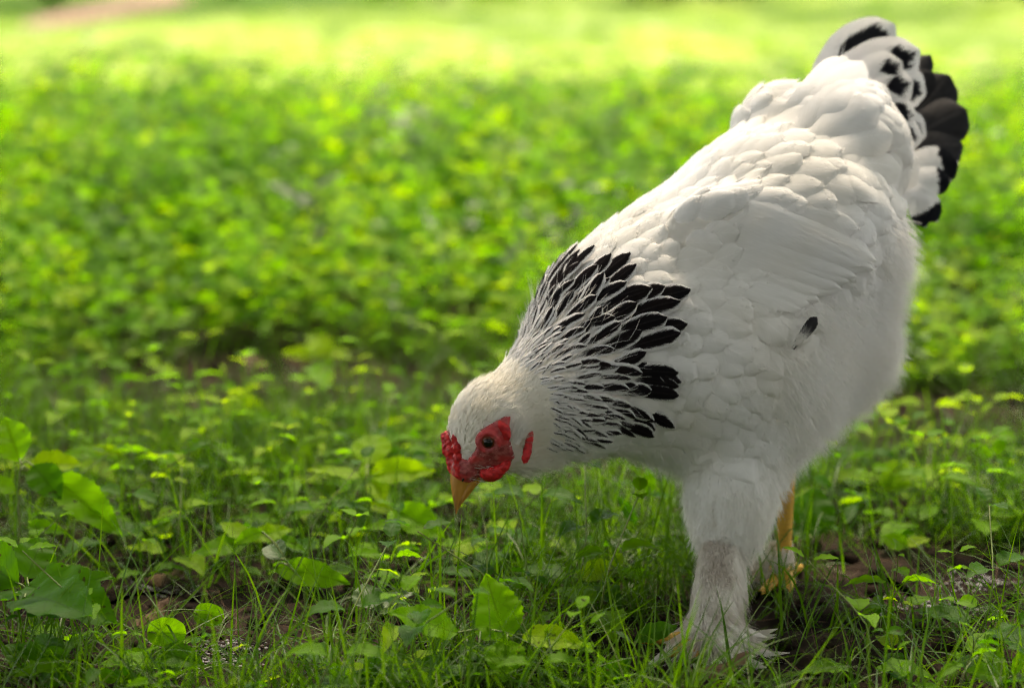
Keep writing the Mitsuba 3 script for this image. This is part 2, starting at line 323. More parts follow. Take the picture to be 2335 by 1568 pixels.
def march(px, py, field, near=1.5, height=0.0, it=60):
    """from the camera side onto the field's surface, at real depth"""
    d = np.full(np.shape(px), near); p = P(px, py, d)
    for _ in range(it):
        s = field.d(p) - height; d = d + np.clip(s, -0.01, 0.05) * 0.8; p = P(px, py, d)
    return p
def mirror(p): return p - 2 * ((p - HC) @ hd_s)[..., None] * hd_s

FACE = [(1095, 980), (1119, 966), (1148, 950), (1165, 948), (1160, 985), (1166, 1012), (1174, 1042), (1160, 1062), (1128, 1088), (1097, 1102), (1062, 1104), (1026, 1098), (1028, 1060), (1040, 1040), (1066, 1048), (1082, 1028), (1092, 1006)]

# ---- feathers: conforming cards, one grid each
NV, NU = 9, 7
def feather_grid(base, dirv, L, W, h0, h1, field, shape='body', cell=0, camber=0.10, nv=NV, nu=NU, bend=0.0, curl=0.0):
    """base, dirv (n,3); L, W, h0, h1, cell (n,). Returns v (n, nv*nu, 3), uv (n, nv*nu, 2)"""
    n = len(base); v = np.linspace(0, 1, nv) ** (0.62 if shape == 'body' else 0.85); u = np.linspace(-1, 1, nu)
    if shape == 'body': prof = np.sqrt(np.clip(1 - np.abs(v - 0.55) ** 2.3 / 0.55 ** 2.3 * np.where(v > 0.55, 0, 0.55), 0, 1)) * np.where(v > 0.55, np.sqrt(np.clip(1 - (np.maximum(v - 0.55, 0) / 0.452) ** 2.6, 0, 1)), 1)
    elif shape == 'hackle': prof = np.interp(v, [0, 0.15, 0.4, 0.65, 0.8, 0.9, 0.96, 1], [0.30, 0.5, 0.82, 1.0, 0.97, 0.82, 0.60, 0.16])
    else: prof = np.interp(v, [0, 0.2, 0.5, 0.8, 0.92, 0.97, 1], [0.5, 0.8, 1, 0.95, 0.74, 0.48, 0.12])
    nrm = field.grad(base); t = norm(dirv - nrm * (dirv * nrm).sum(-1, keepdims=True)); s = np.cross(nrm, t)
    vv, uu = np.meshgrid(v, u, indexing='ij'); vv, uu = vv.ravel(), uu.ravel(); pp = np.repeat(prof, nu)
    off = np.asarray(bend).reshape(-1, 1) * (vv ** 2)[None] * L[:, None]
    p = base[:, None] + t[:, None] * (L[:, None] * vv)[..., None] + s[:, None] * (W[:, None] / 2 * (pp * uu)[None] + off)[..., None]
    hgt = h0[:, None] + (h1 - h0)[:, None] * vv[None] - camber * W[:, None] * (uu ** 2)[None] * (0.3 + 0.7 * vv[None]) + curl * ((np.clip(vv - 0.62, 0, 1) / 0.38) ** 2)[None]
    g = field.grad(p); d = field.d(p)
    for _ in range(3):
        p = p - g * (d - hgt)[..., None]; d = field.d(p)
    uv = np.empty((n, nv * nu, 2)); uv[..., 0] = np.clip((uu + 1) / 2, 0.001, 0.999)[None] + 2 * np.asarray(cell).reshape(-1, 1); uv[..., 1] = vv[None]
    return p, uv
def emit_feathers(name, v, uv, bsdf, parts=300, nv=NV, nu=NU, stuff=None, **lab):
    """those that show largest become parts, the rest one part"""
    f = grid_faces(nv, nu); n = len(v)
    c = v.mean(1); e1 = v[:, -1] - v[:, 0]; nr = norm(np.cross(v[:, nu * (nv // 2)] - v[:, nu * (nv // 2) + nu - 1], e1))
    seen = np.abs(nr @ FW) * np.linalg.norm(e1, axis=1) * np.linalg.norm(v[:, nu * (nv // 2)] - v[:, nu * (nv // 2) + nu - 1], axis=1)
    g = bf.grad(c); seen = seen * np.where((g @ FW) < 0.15, 1, 0.001)
    order = np.argsort(-seen); bag = Bag()
    for k, i in enumerate(order):
        if k < parts: add(name, (v[i], f), bsdf, HEN, True, uv[i])
        else: bag.add(v[i], f, uv[i])
    if bag.n:
        bag.build(stuff or name + '_mass', bsdf, HEN, kind='stuff')

# control points of the plumage: pixel, direction in the picture's plane, length and width in mm
CTL = np.array([
    (1060, 930, 0.35, -0.95, 9, 4), (1120, 880, 0.85, -0.50, 10, 4), (1160, 1000, 0.9, -0.1, 9, 4), (1200, 1050, 0.95, 0.15, 16, 7), (1200, 880, 0.95, -0.25, 16, 7), (1330, 1030, 0.95, 0.15, 24, 12),
    (1280, 600, 0.75, -0.66, 30, 20), (1400, 500, 0.78, -0.62, 34, 22), (1550, 450, 0.85, -0.52, 38, 24), (1650, 350, 0.85, -0.5, 40, 28), (1560, 560, 0.98, -0.15, 40, 22),
    (1700, 470, 0.98, 0.10, 44, 22), (1700, 560, 0.95, 0.30, 44, 22), (1850, 560, 0.85, 0.50, 50, 20), (1950, 600, 0.80, 0.60, 50, 20), (1600, 640, 0.93, 0.30, 36, 22),
    (1800, 680, 0.80, 0.40, 40, 20), (1500, 800, 0.75, 0.60, 34, 26), (1600, 900, 0.50, 0.85, 34, 27), (1700, 780, 0.60, 0.78, 34, 26), (1480, 960, 0.65, 0.75, 30, 24), (1740, 950, 0.40, 0.90, 34, 24),
    (1640, 1080, 0.15, 1.0, 32, 18), (1660, 1200, 0.02, 1.0, 30, 14), (1600, 1200, -0.10, 1.0, 28, 13), (1730, 1200, 0.12, 1.0, 28, 13), (1850, 800, 0.62, 0.75, 34, 16), (1950, 800, 0.72, 0.68, 30, 14),
    (1850, 950, 0.55, 0.85, 32, 14), (1980, 700, 0.80, 0.55, 30, 14), (1800, 310, 0.80, 0.05, 40, 30), (1720, 320, 0.80, -0.25, 40, 30), (1780, 400, 0.95, 0.15, 42, 32), (1900, 300, 0.88, -0.1, 44, 34),
    (1900, 400, 0.85, 0.45, 44, 34), (2000, 400, 0.65, 0.75, 42, 32), (2000, 500, 0.55, 0.85, 40, 26), (1980, 250, 0.85, -0.25, 44, 32), (1850, 470, 0.85, 0.5, 42, 30), (2030, 560, 0.5, 0.85, 36, 18)], float)
def flow(p, sig=85.0):
    x, y, _ = [a for a in (lambda q: (W0 / 2 + F0 * (q @ RT) / (q @ FW), H0 / 2 - F0 * (q @ UP) / (q @ FW), 0))(p - CAM)]
    w = np.exp(-((x[:, None] - CTL[:, 0]) ** 2 + (y[:, None] - CTL[:, 1]) ** 2) / (2 * sig ** 2)) + 1e-9; w /= w.sum(1, keepdims=True)
    q = w @ CTL[:, 2:]; d = norm(q[:, :1] * RT - q[:, 1:2] * UP)
    back = norm(p - P(1108, 968, 1.755)); d = norm(d + 0.18 * FW)
    return x, y, d, q[:, 2] / 1000, q[:, 3] / 1000
def thin_out(p, r):
    """keep points no nearer than r(i) to a point kept before"""
    cell = r.min() * 0.999; tree = cKDTree(p); keep = np.ones(len(p), bool)
    for i in range(len(p)):
        if keep[i]:
            for j in tree.query_ball_point(p[i], r[i]):
                if j > i: keep[j] = False
    return keep
pts, fidx = trimesh.sample.sample_surface(bm, 60000, seed=3)[:2]
nr_ = bm.face_normals[fidx]; see = (nr_ @ norm(FW)) < 0.45
pts = pts[see]
x_, y_, d_, L_, W_ = flow(pts)
# hackle: an outline round the head beyond which no hackle tip lies
th = np.degrees(np.arctan2(-(y_ - 960), x_ - 1110)); rho = np.hypot(x_ - 1110, y_ - 960)
RTH = lambda t: np.interp(t, [-40, -26, -18, -11, -3, 8, 20, 31, 45, 54, 62, 69, 75, 85, 100], [90, 160, 225, 305, 385, 440, 478, 505, 530, 500, 450, 425, 350, 240, 100])
Lh = np.interp(rho, [100, 150, 200, 270, 350, 450], [22, 38, 70, 118, 150, 170]) * 1.02; Wh = np.interp(rho, [100, 150, 200, 270, 350, 450], [9, 13, 22, 37, 49, 57])
hk = (rho > 140) & (rho + Lh * 0.95 < RTH(th) + rng.normal(0, 10, len(rho))) & (th > -35) & (th < 95)
face = inpoly(x_, y_, FACE) & (y_ > 900)
head = (x_ < 1240) & (y_ > 840) & ~hk
# white feathers
idx = np.where(~hk & ~face & ~head & (rho > RTH(th) - 130) & ~((x_ > 1930) & (y_ < 250)) & ~(((pts - CAM) @ FW > 1.90) & (y_ > 960)))[0]
k = thin_out(pts[idx], np.where(W_[idx] > 0.02, 0.50, 0.55) * W_[idx] * 0.98); idx = idx[k]
n = len(idx); d = d_[idx] + rng.normal(0, 0.17, (n, 3)); sc = rng.uniform(0.85, 1.28, n)
v, uv = feather_grid(pts[idx], d, L_[idx] * sc, W_[idx] * sc * rng.uniform(0.9, 1.12, n), np.full(n, -0.0010) + jitter(n, 0.0003), 0.0036 * np.clip(W_[idx] / 0.024, 0.4, 1.2) + np.abs(jitter(n, 0.0008)), bf, 'body', np.arange(n), 0.095, curl=-0.0015, bend=jitter(n, 0.06))
g4 = v.reshape(n, NV, NU, 3); st = np.linalg.norm(np.diff(g4, axis=1), axis=-1).max((1, 2)) / (L_[idx] * sc); sw = np.linalg.norm(np.diff(g4, axis=2), axis=-1).max((1, 2)) / (W_[idx] * sc); tl = np.linalg.norm(g4[:, -1, NU // 2] - g4[:, 0, NU // 2], axis=-1) / (L_[idx] * sc)
okf = (st < 0.42) & (sw < 0.34) & (tl > 0.72); v, uv, n = v[okf], uv[okf], int(okf.sum())
FRAY = [v.reshape(n, NV, NU, 3)]
emit_feathers('body_feather', v, uv, 'white_vane', 300, stuff='small_body_feathers')
# fine head and throat feathers
idx = np.where(head & ~face)[0]; k = thin_out(pts[idx], np.full(len(idx), 0.0024)); idx = idx[k]; n = len(idx)
extra = trimesh.sample.sample_surface(bm, 200000, seed=5)[0]; xe, ye, de, Le, We = flow(extra)
sel = np.where((xe < 1250) & (ye > 840) & (polydist(xe, ye, FACE) < -5) & ~((xe < 1160) & (ye > 1030)) & (np.hypot(xe - 1110, ye - 960) < 200))[0][:2600]
n = len(sel)
v, uv = feather_grid(extra[sel], de[sel] + rng.normal(0, 0.07, (n, 3)), Le[sel] * rng.uniform(0.8, 1.2, n), We[sel] * 0.8, np.full(n, -0.0006), 0.0012 + np.abs(jitter(n, 0.0004)), bf, 'hackle', np.arange(n), 0.06, nv=5, nu=3)
g5 = v.reshape(n, 5, 3, 3); lim = (np.linalg.norm(np.diff(g5, axis=1), axis=-1).max((1, 2)) < 0.0055) & (np.linalg.norm(np.diff(g5, axis=2), axis=-1).max((1, 2)) < 0.0040)
xx_, yy_, _ = [c_ for c_ in (W0 / 2 + F0 * ((v - CAM) @ RT) / ((v - CAM) @ FW), H0 / 2 - F0 * ((v - CAM) @ UP) / ((v - CAM) @ FW), 0)]
lim &= ~((inpoly(xx_, yy_, FACE) & (polydist(xx_, yy_, FACE) > 9)).any(1) & (((v - CAM) @ FW).min(1) < 1.76))
bag = Bag(); f = grid_faces(5, 3)
for a, b in zip(v[lim], uv[lim]): bag.add(a, f, b)
bag.build('head_feathers', 'cream_down', HEN, kind='stuff')
# hackle feathers
idx = np.where(hk)[0]; q_ = np.stack([x_[idx], y_[idx]], 1); keep = np.ones(len(idx), bool); tree = cKDTree(q_)
rd = norm(np.stack([x_[idx] - 1065, y_[idx] - 915], 1)); dep = (pts[idx] - CAM) @ FW
for i in range(len(idx)):
    if keep[i]:
        for j in tree.query_ball_point(q_[i], 0.5 * Lh[idx[i]]):
            if j > i and keep[j]:
                e = q_[j] - q_[i]; al, ac = e @ rd[i], e @ np.array([-rd[i][1], rd[i][0]])
                if (al / (0.32 * Lh[idx[i]])) ** 2 + (ac ** 2 + ((dep[j] - dep[i]) * F0 / 1.75) ** 2) / (0.40 * Wh[idx[i]]) ** 2 < 1: keep[j] = False
idx = idx[keep]; n = len(idx)
dx, dy = x_[idx] - 1065, y_[idx] - 915
dirs = norm((dx[:, None] * RT - dy[:, None] * UP)) + 0.12 * FW + rng.normal(0, 0.17, (n, 3))
cls = np.clip(np.interp(rho[idx], [140, 190, 250, 320], [6.6, 5, 2.6, 0.6]) + jitter(n, 0.8), 0, 7).astype(int)
cell = 8 * np.arange(n) + cls
sc = rng.uniform(0.85, 1.12, n)
v, uv = feather_grid(pts[idx], dirs, Lh[idx] * m * sc, Wh[idx] * m * sc, np.full(n, 0.0002), 0.0052 * np.interp(rho[idx], [120, 350], [0.4, 1.2]) + np.abs(jitter(n, 0.0012)), bf, 'hackle', cell, 0.10, nv=11, nu=7, bend=jitter(n, 0.12) - 0.09)
emit_feathers('hackle_feather', v, uv, 'hackle_vane', 300, 11, 7, stuff='small_hackle_feathers')
# pale filaments between them
sel = np.where(hk & (rng.random(len(hk)) < 0.32))[0]; n = len(sel); dx, dy = x_[sel] - 1065, y_[sel] - 915
dd = norm(norm(dx[:, None] * RT - dy[:, None] * UP) + 0.12 * FW + rng.normal(0, 0.22, (n, 3)) + 0.22 * bf.grad(pts[sel]))
def strands_later(): return pts[sel] + bf.grad(pts[sel]) * 0.002, dd, np.interp(rho[sel], [120, 300], [0.008, 0.020]) * rng.uniform(0.7, 1.3, n)
HACKLE_DOWN = strands_later()
# wing quills over the folded wing
tips = [(1996 - 6 * q - 1.0 * q * q, 610 + 13 * q - 0.3 * q * q, 1690 - 6 * q, 462 + 17 * q) for q in range(12)]
tips = [tuple(np.array(a) * (1 - f_) + np.array(b) * f_) for a, b in zip(tips[:-1], tips[1:]) for f_ in (0.0, 0.5)]
for q, (tx, ty, bx, by) in enumerate(tips):
    b0 = march(np.array([bx + 20.0]), np.array([by + 6.0]), bf); e0 = march(np.array([min(tx, 1975) * 1.0]), np.array([ty * 1.0]), bf)
    L = np.array([np.linalg.norm(P(tx, ty, depth_of(e0[0])) - b0[0]) * rng.uniform(0.90, 1.05)])
    v, uv = feather_grid(b0, e0 - b0, L, np.array([rng.uniform(0.011, 0.015)]), np.array([0.0010 + 0.0001 * (22 - q)]), np.array([0.0042 + 0.00021 * (22 - q) + 0.0006 * rng.random()]), bf, 'long', 3 * q, 0.080, 16, 7, bend=0.05 + 0.05 * rng.normal())
    add('wing_quill', (v[0], grid_faces(16, 7)), 'white_vane', HEN, True, uv[0])
# the one black feather on the flank
b0 = march(np.array([1796.0]), np.array([795.0]), bf); e0 = march(np.array([1842.0]), np.array([725.0]), bf)
v, uv = feather_grid(b0, e0 - b0, np.array([0.031]), np.array([0.0095]), np.array([0.0075]), np.array([0.0125]), bf, 'hackle', 3, 0.05, 9, 5)
add('flank_feather', (v[0], grid_faces(9, 5)), 'black_vane', HEN, True, uv[0], label='single black feather on the white flank behind the wing')

# ---- tail
def tail_feather(name, pts_, width, bsdf, cell, turn=0.0, shape='long', cup=0.10):
    c = curve([P(*q) for q in pts_], 16); nv, nu = 16, 9
    t = norm(np.gradient(c, axis=0)); nrm = norm(-FW + 0.35 * UP - turn * RT); s = norm(np.cross(nrm, t)); nn = np.cross(t, s)
    v = np.linspace(0, 1, nv); u = np.linspace(-1, 1, nu)
    prof = np.interp(v, [0, 0.2, 0.5, 0.78, 0.88, 0.94, 0.98, 1], [0.35, 0.7, 0.95, 1.0, 0.88, 0.66, 0.38, 0.08])
    w = px2m(width, pts_[0][2])
    ed = meshkit.noise(np.stack([v * 9, np.full(nv, cell * 3.7), v * 0], -1)) * 0.10
    X = c[:, None] + s[:, None] * (w / 2 * (prof * (0.95 + ed))[:, None] * u)[..., None] - nn[:, None] * (w * cup * (u ** 2) * prof[:, None])[..., None]
    uvs = np.stack([np.clip((u[None] + 1) / 2 + 0 * v[:, None], 0.001, 0.999) + 2 * cell, v[:, None] + 0 * u[None]], -1)
    add(name, (X.reshape(-1, 3), grid_faces(nv, nu)), bsdf, HEN, True, uvs.reshape(-1, 2))
TB = [([(1990, 350, 1.965), (2095, 250, 1.985), (2165, 172, 2.0)], 110), ([(1990, 370, 1.96), (2120, 290, 1.975), (2204, 250, 1.985)], 118), ([(2000, 390, 1.955), (2120, 335, 1.965), (2196, 330, 1.975)], 105),
      ([(2010, 300, 1.975), (2070, 190, 1.99), (2122, 126, 2.005)], 58), ([(2000, 330, 1.97), (2070, 220, 1.985), (2128, 165, 1.99)], 70)]
for q, (p_, w_) in enumerate(TB): tail_feather('black_tail_feather', p_, w_, 'black_vane', q)
TL = [([(1850, 260, 1.915), (1930, 120, 1.935), (2040, 56, 1.95)], 120), ([(1870, 260, 1.91), (1975, 150, 1.925), (2098, 115, 1.94)], 125), ([(1890, 280, 1.905), (1975, 175, 1.918), (2058, 142, 1.925)], 96),
      ([(1900, 290, 1.90), (1990, 205, 1.912), (2082, 186, 1.92)], 108), ([(1910, 320, 1.895), (2000, 250, 1.905), (2090, 262, 1.915)], 108), ([(1925, 350, 1.89), (2015, 290, 1.90), (2104, 318, 1.912)], 92),
      ([(1930, 260, 1.93), (2040, 190, 1.945), (2112, 215, 1.955)], 100), ([(1960, 320, 1.92), (2050, 280, 1.935), (2112, 310, 1.945)], 84)]
for q, (p_, w_) in enumerate(TL): tail_feather('laced_tail_feather', p_, w_, 'laced_vane', q + 20, 0.1)
TN = [([(2020, 440, 1.935), (2100, 380, 1.95), (2186, 372, 1.96)], 96), ([(2030, 450, 1.93), (2100, 410, 1.94), (2168, 412, 1.95)], 70), ([(2040, 440, 1.925), (2100, 440, 1.935), (2138, 505, 1.945)], 62), ([(2030, 440, 1.92), (2085, 450, 1.93), (2112, 518, 1.94)], 54)]
for q, (p_, w_) in enumerate(TN): tail_feather('banded_tail_feather', p_, w_, 'banded_vane', q + 40)
for p_, w_ in [([(1880, 290, 1.90), (1960, 225, 1.902), (2035, 235, 1.905)], 100), ([(1900, 330, 1.885), (1980, 290, 1.89), (2062, 330, 1.90)], 100), ([(1930, 380, 1.885), (2020, 350, 1.89), (2094, 420, 1.91)], 96)]:
    tail_feather('tail_cover_feather', p_, w_, 'white_vane', int(p_[0][0]), 0.1)

def on_body(q):
    c = march(np.array([float(q[0])]), np.array([float(q[1])]), bf, 1.66)[0]; hit = abs(bf.d(c[None])[0]) < 0.004 and depth_of(c) < 1.96
    return (q[0], q[1], depth_of(c) - q[2]) if hit else (q[0], q[1], 1.905 - 0.4 * q[2])
for q, (p_, w_) in enumerate([([(1790, 275, 0), (1860, 205, .003), (1930, 128, .0)], 84), ([(1830, 275, 0), (1900, 200, .004), (1968, 140, .004)], 84), ([(1820, 300, 0), (1895, 235, .005), (1975, 196, .006)], 92), ([(1850, 320, 0), (1930, 268, .006), (2004, 246, .012)], 92),
                             ([(1870, 360, 0), (1955, 316, .006), (2036, 306, .016)], 94), ([(1890, 400, 0), (1975, 372, .006), (2056, 384, .016)], 92), ([(1900, 440, 0), (1985, 425, .006), (2066, 455, .014)], 88), ([(1850, 300, 0), (1925, 235, .007), (1996, 205, .010)], 84)]):
    tail_feather('tail_cover_feather', [on_body(a) for a in p_], w_, 'white_vane', 70 + q, 0.1)
# ---- down: fine strands
def strands(base, dirv, L, width, droop=0.25, curl=0.25, segs=4):
    n = len(base); t = np.linspace(0, 1, segs); side = norm(np.cross(dirv, rng.normal(0, 1, (n, 3)))); c2 = norm(rng.normal(0, 1, (n, 3))) * curl
    p = base[:, None] + L[:, None, None] * (dirv[:, None] * t[None, :, None] + (c2[:, None] - np.array([0, 0, droop])) * (t ** 2)[None, :, None])
    w = (width * (1 - t * 0.85))[None, :, None] * side[:, None]
    v = np.stack([p - w / 2, p + w / 2], 2).reshape(n, segs * 2, 3); f = grid_faces(segs, 2)
    F = (f[None] + (np.arange(n) * segs * 2)[:, None, None]).reshape(-1, 3)
    uv = np.zeros((n, segs * 2, 2)); uv[..., 1] = np.repeat(t, 2)[None]
    return (v.reshape(-1, 3), F), uv.reshape(-1, 2)
hp, hf = trimesh.sample.sample_surface(bm, 260000, seed=11)[:2]; hn = bm.face_normals[hf]; xh, yh, dh, _, _ = flow(hp)
dh = norm(dh + 0.9 * (np.stack([meshkit.fbm(hp * 38 + 11 * q_, 2, q_) for q_ in range(3)], -1) - 0.5)); farleg = ((hp - CAM) @ FW > 1.875) & (yh > 930)
fl = sstep(1740, 1880, xh) * sstep(640, 760, yh) * (1 - sstep(1060, 1120, yh)) + sstep(1000, 1150, yh) * (yh > 1000) + 0.9 * sstep(1990, 2040, xh) * sstep(470, 600, yh)
sel = np.where((hn @ FW < 0.45) & (rng.random(len(hp)) < fl * 0.30 * (np.hypot(xh - 1820, yh - 760) > 45)))[0]; n = len(sel)
mesh, uv = strands(hp[sel] + hn[sel] * 0.002, norm(dh[sel] + hn[sel] * np.where(yh[sel] > 1000, 0.45, 1.0)[:, None] * rng.uniform(0.12, 0.55, (n, 1)) + rng.normal(0, 0.16, (n, 3))), rng.uniform(0.008, 0.019, n) * np.where(yh[sel] > 1000, 0.72, 1.0) * np.where(farleg[sel], 0.35, 1.0), 0.0006, 0.10, 0.22)
add('belly_down', mesh, 'down', HEN, True, uv, kind='stuff')
fb = march(np.full(110, 1803.0) + rng.normal(0, 7, 110), np.full(110, 788.0) + rng.normal(0, 7, 110), bf); fd = norm(0.45 * RT + 0.75 * UP + rng.normal(0, 0.25, (110, 3)))
mesh, uv = strands(fb + bf.grad(fb) * 0.009, fd, rng.uniform(0.006, 0.015, 110), 0.0007, 0.0, 0.3); add('flank_down', mesh, 'down', HEN, True, uv, kind='stuff')
mesh, uv = strands(*HACKLE_DOWN, 0.0006, 0.0, 0.25); add('hackle_down', mesh, 'down', HEN, True, uv, kind='stuff')
# frayed barbs at the feathers' tips
g_ = FRAY[0]; n = len(g_); kk = 15
ri = rng.integers(NV - 4, NV, (n, kk)); ci = rng.uniform(0, NU - 1.001, (n, kk)); c0 = ci.astype(int); fr = (ci - c0)[..., None]; ii = np.arange(n)[:, None]
bb = g_[ii, ri, c0] * (1 - fr) + g_[ii, ri, c0 + 1] * fr; ax = norm(g_[:, -1, NU // 2] - g_[:, 0, NU // 2])[:, None]; sd = norm(g_[:, 4, -1] - g_[:, 4, 0])[:, None]
dd = norm(ax + sd * ((ci - (NU - 1) / 2) / (NU - 1))[..., None] * 1.1 + rng.normal(0, 0.16, (n, kk, 3)))
mesh, uv = strands(bb.reshape(-1, 3), dd.reshape(-1, 3), rng.uniform(0.002, 0.0055, n * kk), 0.0006, 0.05, 0.2); add('feather_fringe', mesh, 'down', HEN, True, uv, kind='stuff')
# soft fringe over head, neck and back
sel = np.where((hn @ FW < 0.3) & (rng.random(len(hp)) < np.where((xh < 1260) & (yh > 840) & (polydist(xh, yh, FACE) < -7) & ~((xh < 1160) & (yh > 1030)), 0.5, 0.0)))[0]; n = len(sel)
mesh, uv = strands(hp[sel] + hn[sel] * 0.0005, norm(dh[sel] + hn[sel] * 0.22 + rng.normal(0, 0.10, (n, 3))), rng.uniform(0.005, 0.010, n) * np.where((xh[sel] > 1150) & (yh[sel] > 980), 1.8, 1.0), 0.0005, 0.0, 0.12)
add('head_down', mesh, 'cream_down', HEN, True, uv, kind='stuff')

# ---- legs
def leg(knee, ankle, toes, r0, r1):
    lf = Field(); lf.bone(knee, ankle, r0, r1, 0.004); claws = []
    for tp in toes:
        c = curve([ankle, *tp], 6)
        for a, b, ra, rb in zip(c[:-1], c[1:], np.linspace(r1 * 0.95, r1 * 0.5, 5), np.linspace(r1 * 0.9, r1 * 0.42, 5)): lf.bone(a, b, ra, rb, 0.004)
        claws.append((c[-1], norm(c[-1] - c[-2]), r1 * 0.42))
    q = np.array([x for kk, a, b, ra, rb, k2 in lf.prims for x in (a, b)])
    o = lf.bake(q.min(0) - 0.02, q.max(0) + 0.02, 0.0018)
    k = add('leg', o, 'shank_scale', HEN, True)
    for c, dr_, r in claws:
        add('claw', tube(curve([c - dr_ * r, c + dr_ * r * 1.5, c + dr_ * 0.012 - np.array([0, 0, 0.006])], 6), np.linspace(r * 0.9, r * 0.12, 6)), 'claw_horn', k, True)
    return lf
def gz(px, py, z): return G(px, py, z)
af = G(1615, 1458, 0.017)
leg(P(1652, 1235, 1.79), af, [[gz(1530, 1455, 0.012), gz(1462, 1460, 0.010)], [gz(1550, 1475, 0.012), gz(1525, 1490, 0.008)], [gz(1590, 1490, 0.010), gz(1588, 1500, 0.008)], [gz(1670, 1450, 0.010), gz(1700, 1446, 0.010)]], 0.0070, 0.0060)
ab = G(1785, 1300, 0.016)
leg(P(1797, 1040, depth_of(ab) - 0.012), ab, [[gz(1745, 1308, 0.012), gz(1700, 1318, 0.009)], [gz(1765, 1325, 0.012), gz(1735, 1350, 0.009)], [gz(1800, 1325, 0.012), gz(1795, 1345, 0.009)], [gz(1808, 1296, 0.012), gz(1826, 1292, 0.006)]], 0.0070, 0.0062)
# feathered shank and foot
def foot_tuft(top, ank, n, spread, name, away):
    t = rng.uniform(0, 1, n) ** 0.9; base = top + (ank - top) * t[:, None]
    ang = rng.uniform(0, 2 * np.pi, n); out = np.cos(ang)[:, None] * RT + np.sin(ang)[:, None] * np.array([0, 1.0, 0])
    down = np.array([0, 0, -1.0]); g = sstep(0.55, 1.0, t)
    d = norm(out * (0.06 + 0.62 * g)[:, None] * spread + down * (1.0 - 0.55 * g)[:, None] + away * (0.12 + 0.38 * g * rng.random(n))[:, None] + rng.normal(0, 0.12, (n, 3)))
    return base + out * 0.0145 * (1 - 0.15 * t)[:, None], d, t
for top, ank, nf, nh, away in ((P(1648, 1205, 1.79), af + [0, -0.003, 0.004], 560, 8000, norm(RT * 0.8 + np.array([0, 0.3, 0]))), (P(1772, 1235, depth_of(ab)), ab + [-0.014, -0.004, 0.004], 46, 500, norm(-RT * 0.8 + np.array([0, 0.1, 0])))):
    base, d, t = foot_tuft(top, ank, nf, 0.9, 'foot_feather', away)
    for q in range(nf):
        L = rng.uniform(0.020, 0.040) * (0.8 + 0.4 * t[q]); c = base[q] + L * (d[q] * np.linspace(0, 1, 7)[:, None] + (rng.normal(0, 0.10 + 0.22 * max(0.0, t[q] - 0.45) / 0.55, 3) - np.array([0, 0, 0.22])) * (np.linspace(0, 1, 7) ** 2)[:, None])
        c[:, 2] = np.maximum(c[:, 2], 0.006 + 0.006 * rng.random()); tt = norm(np.gradient(c, axis=0)); s = norm(np.cross(tt, norm(base[q] - (top + ank) / 2 - FW * 0.05)))
        w = rng.uniform(0.0040, 0.0075); pr = np.interp(np.linspace(0, 1, 7), [0, 0.3, 0.7, 0.9, 1], [0.4, 0.9, 1, 0.6, 0.12]); u = np.linspace(-1, 1, 3)
        v = (c[:, None] + s[:, None] * (w / 2 * pr[:, None] * u)[..., None]).reshape(-1, 3); uvq = np.stack([np.tile((u + 1) / 2, 7) * 0.99 + 0.005 + 2 * q, np.repeat(np.linspace(0, 1, 7), 3)], -1)
        add('foot_feather', (v, grid_faces(7, 3)), 'dirty_down', HEN, True, uvq)
    base, d, t = foot_tuft(top, ank, nh, 1.0, 'x', away)
    mesh, uv = strands(base, d, rng.uniform(0.012, 0.030, nh) * (0.8 + 0.5 * t), 0.0007, 0.3, 0.35)
    mesh[0][:, 2] = np.maximum(mesh[0][:, 2], 0.004); add('foot_down', mesh, 'dirty_down', HEN, True, uv, kind='stuff')

# ---- face, eye, comb, wattles, lobes, beak
def patch(poly, edge_px, hmax, step=3.0, onto=bf):
    q = np.asarray(poly, float); xs = np.arange(q[:, 0].min() - 6, q[:, 0].max() + 6, step); ys = np.arange(q[:, 1].min() - 6, q[:, 1].max() + 6, step)
    X, Y = np.meshgrid(xs, ys, indexing='ij'); D = polydist(X, Y, q)
    h = np.clip(D / edge_px, -1.0, 1.0); h = hmax * np.sign(h) * np.abs(h) ** 0.8 - 0.0002
    p = march(X, Y, onto, 1.66, 0.0); g = onto.grad(p); p = p + g * h[..., None]
    bad = (np.abs(onto.d(p)) > 0.004) | (np.abs((p - HC) @ FW) > 0.06)
    f = grid_faces(len(xs), len(ys)); ok = (np.where(bad, -99, D).ravel()[f] > -8).all(1); f = f[ok]; u = np.unique(f); mp = -np.ones(X.size, int); mp[u] = np.arange(len(u))
    return p.reshape(-1, 3)[u], mp[f]
for side in (0, 1):
    v, f = patch(FACE, 8, 0.0024)
    v = v + bf.grad(v) * (0.0006 * (meshkit.fbm(v * 350, 2) - 0.5))[:, None]
    if side: v, f = mirror(v), f[:, ::-1]
    add('face_skin', (v, f), 'face_skin', HEN, True)
def blob(cs, h, bsdf, name, bump=0.0, bs=400, **lab):
    fld = Field()
    for c, r, k in cs: fld.egg(c, [hd_a, hd_t, hd_s], np.broadcast_to(r, 3), k)
    q = np.array([c for c, r, k in cs]); R = max(np.max(r) for c, r, k in cs)
    v, f = fld.bake(q.min(0) - R - 0.004, q.max(0) + R + 0.004, h)
    if bump: v = v + fld.grad(v, 0.001) * (bump * (meshkit.fbm(v * bs, 2) - 0.5))[:, None]
    mm = trimesh.Trimesh(v, f, process=False); trimesh.smoothing.filter_taubin(mm, iterations=4)
    tri = mm.vertices[mm.faces]; long = np.linalg.norm(tri - np.roll(tri, 1, 1), axis=-1).max(1) > 5 * h
    mm = trimesh.Trimesh(mm.vertices, mm.faces[~long], process=False); mm.remove_unreferenced_vertices()
    return add(name, mm, bsdf, HEN, True, **lab)
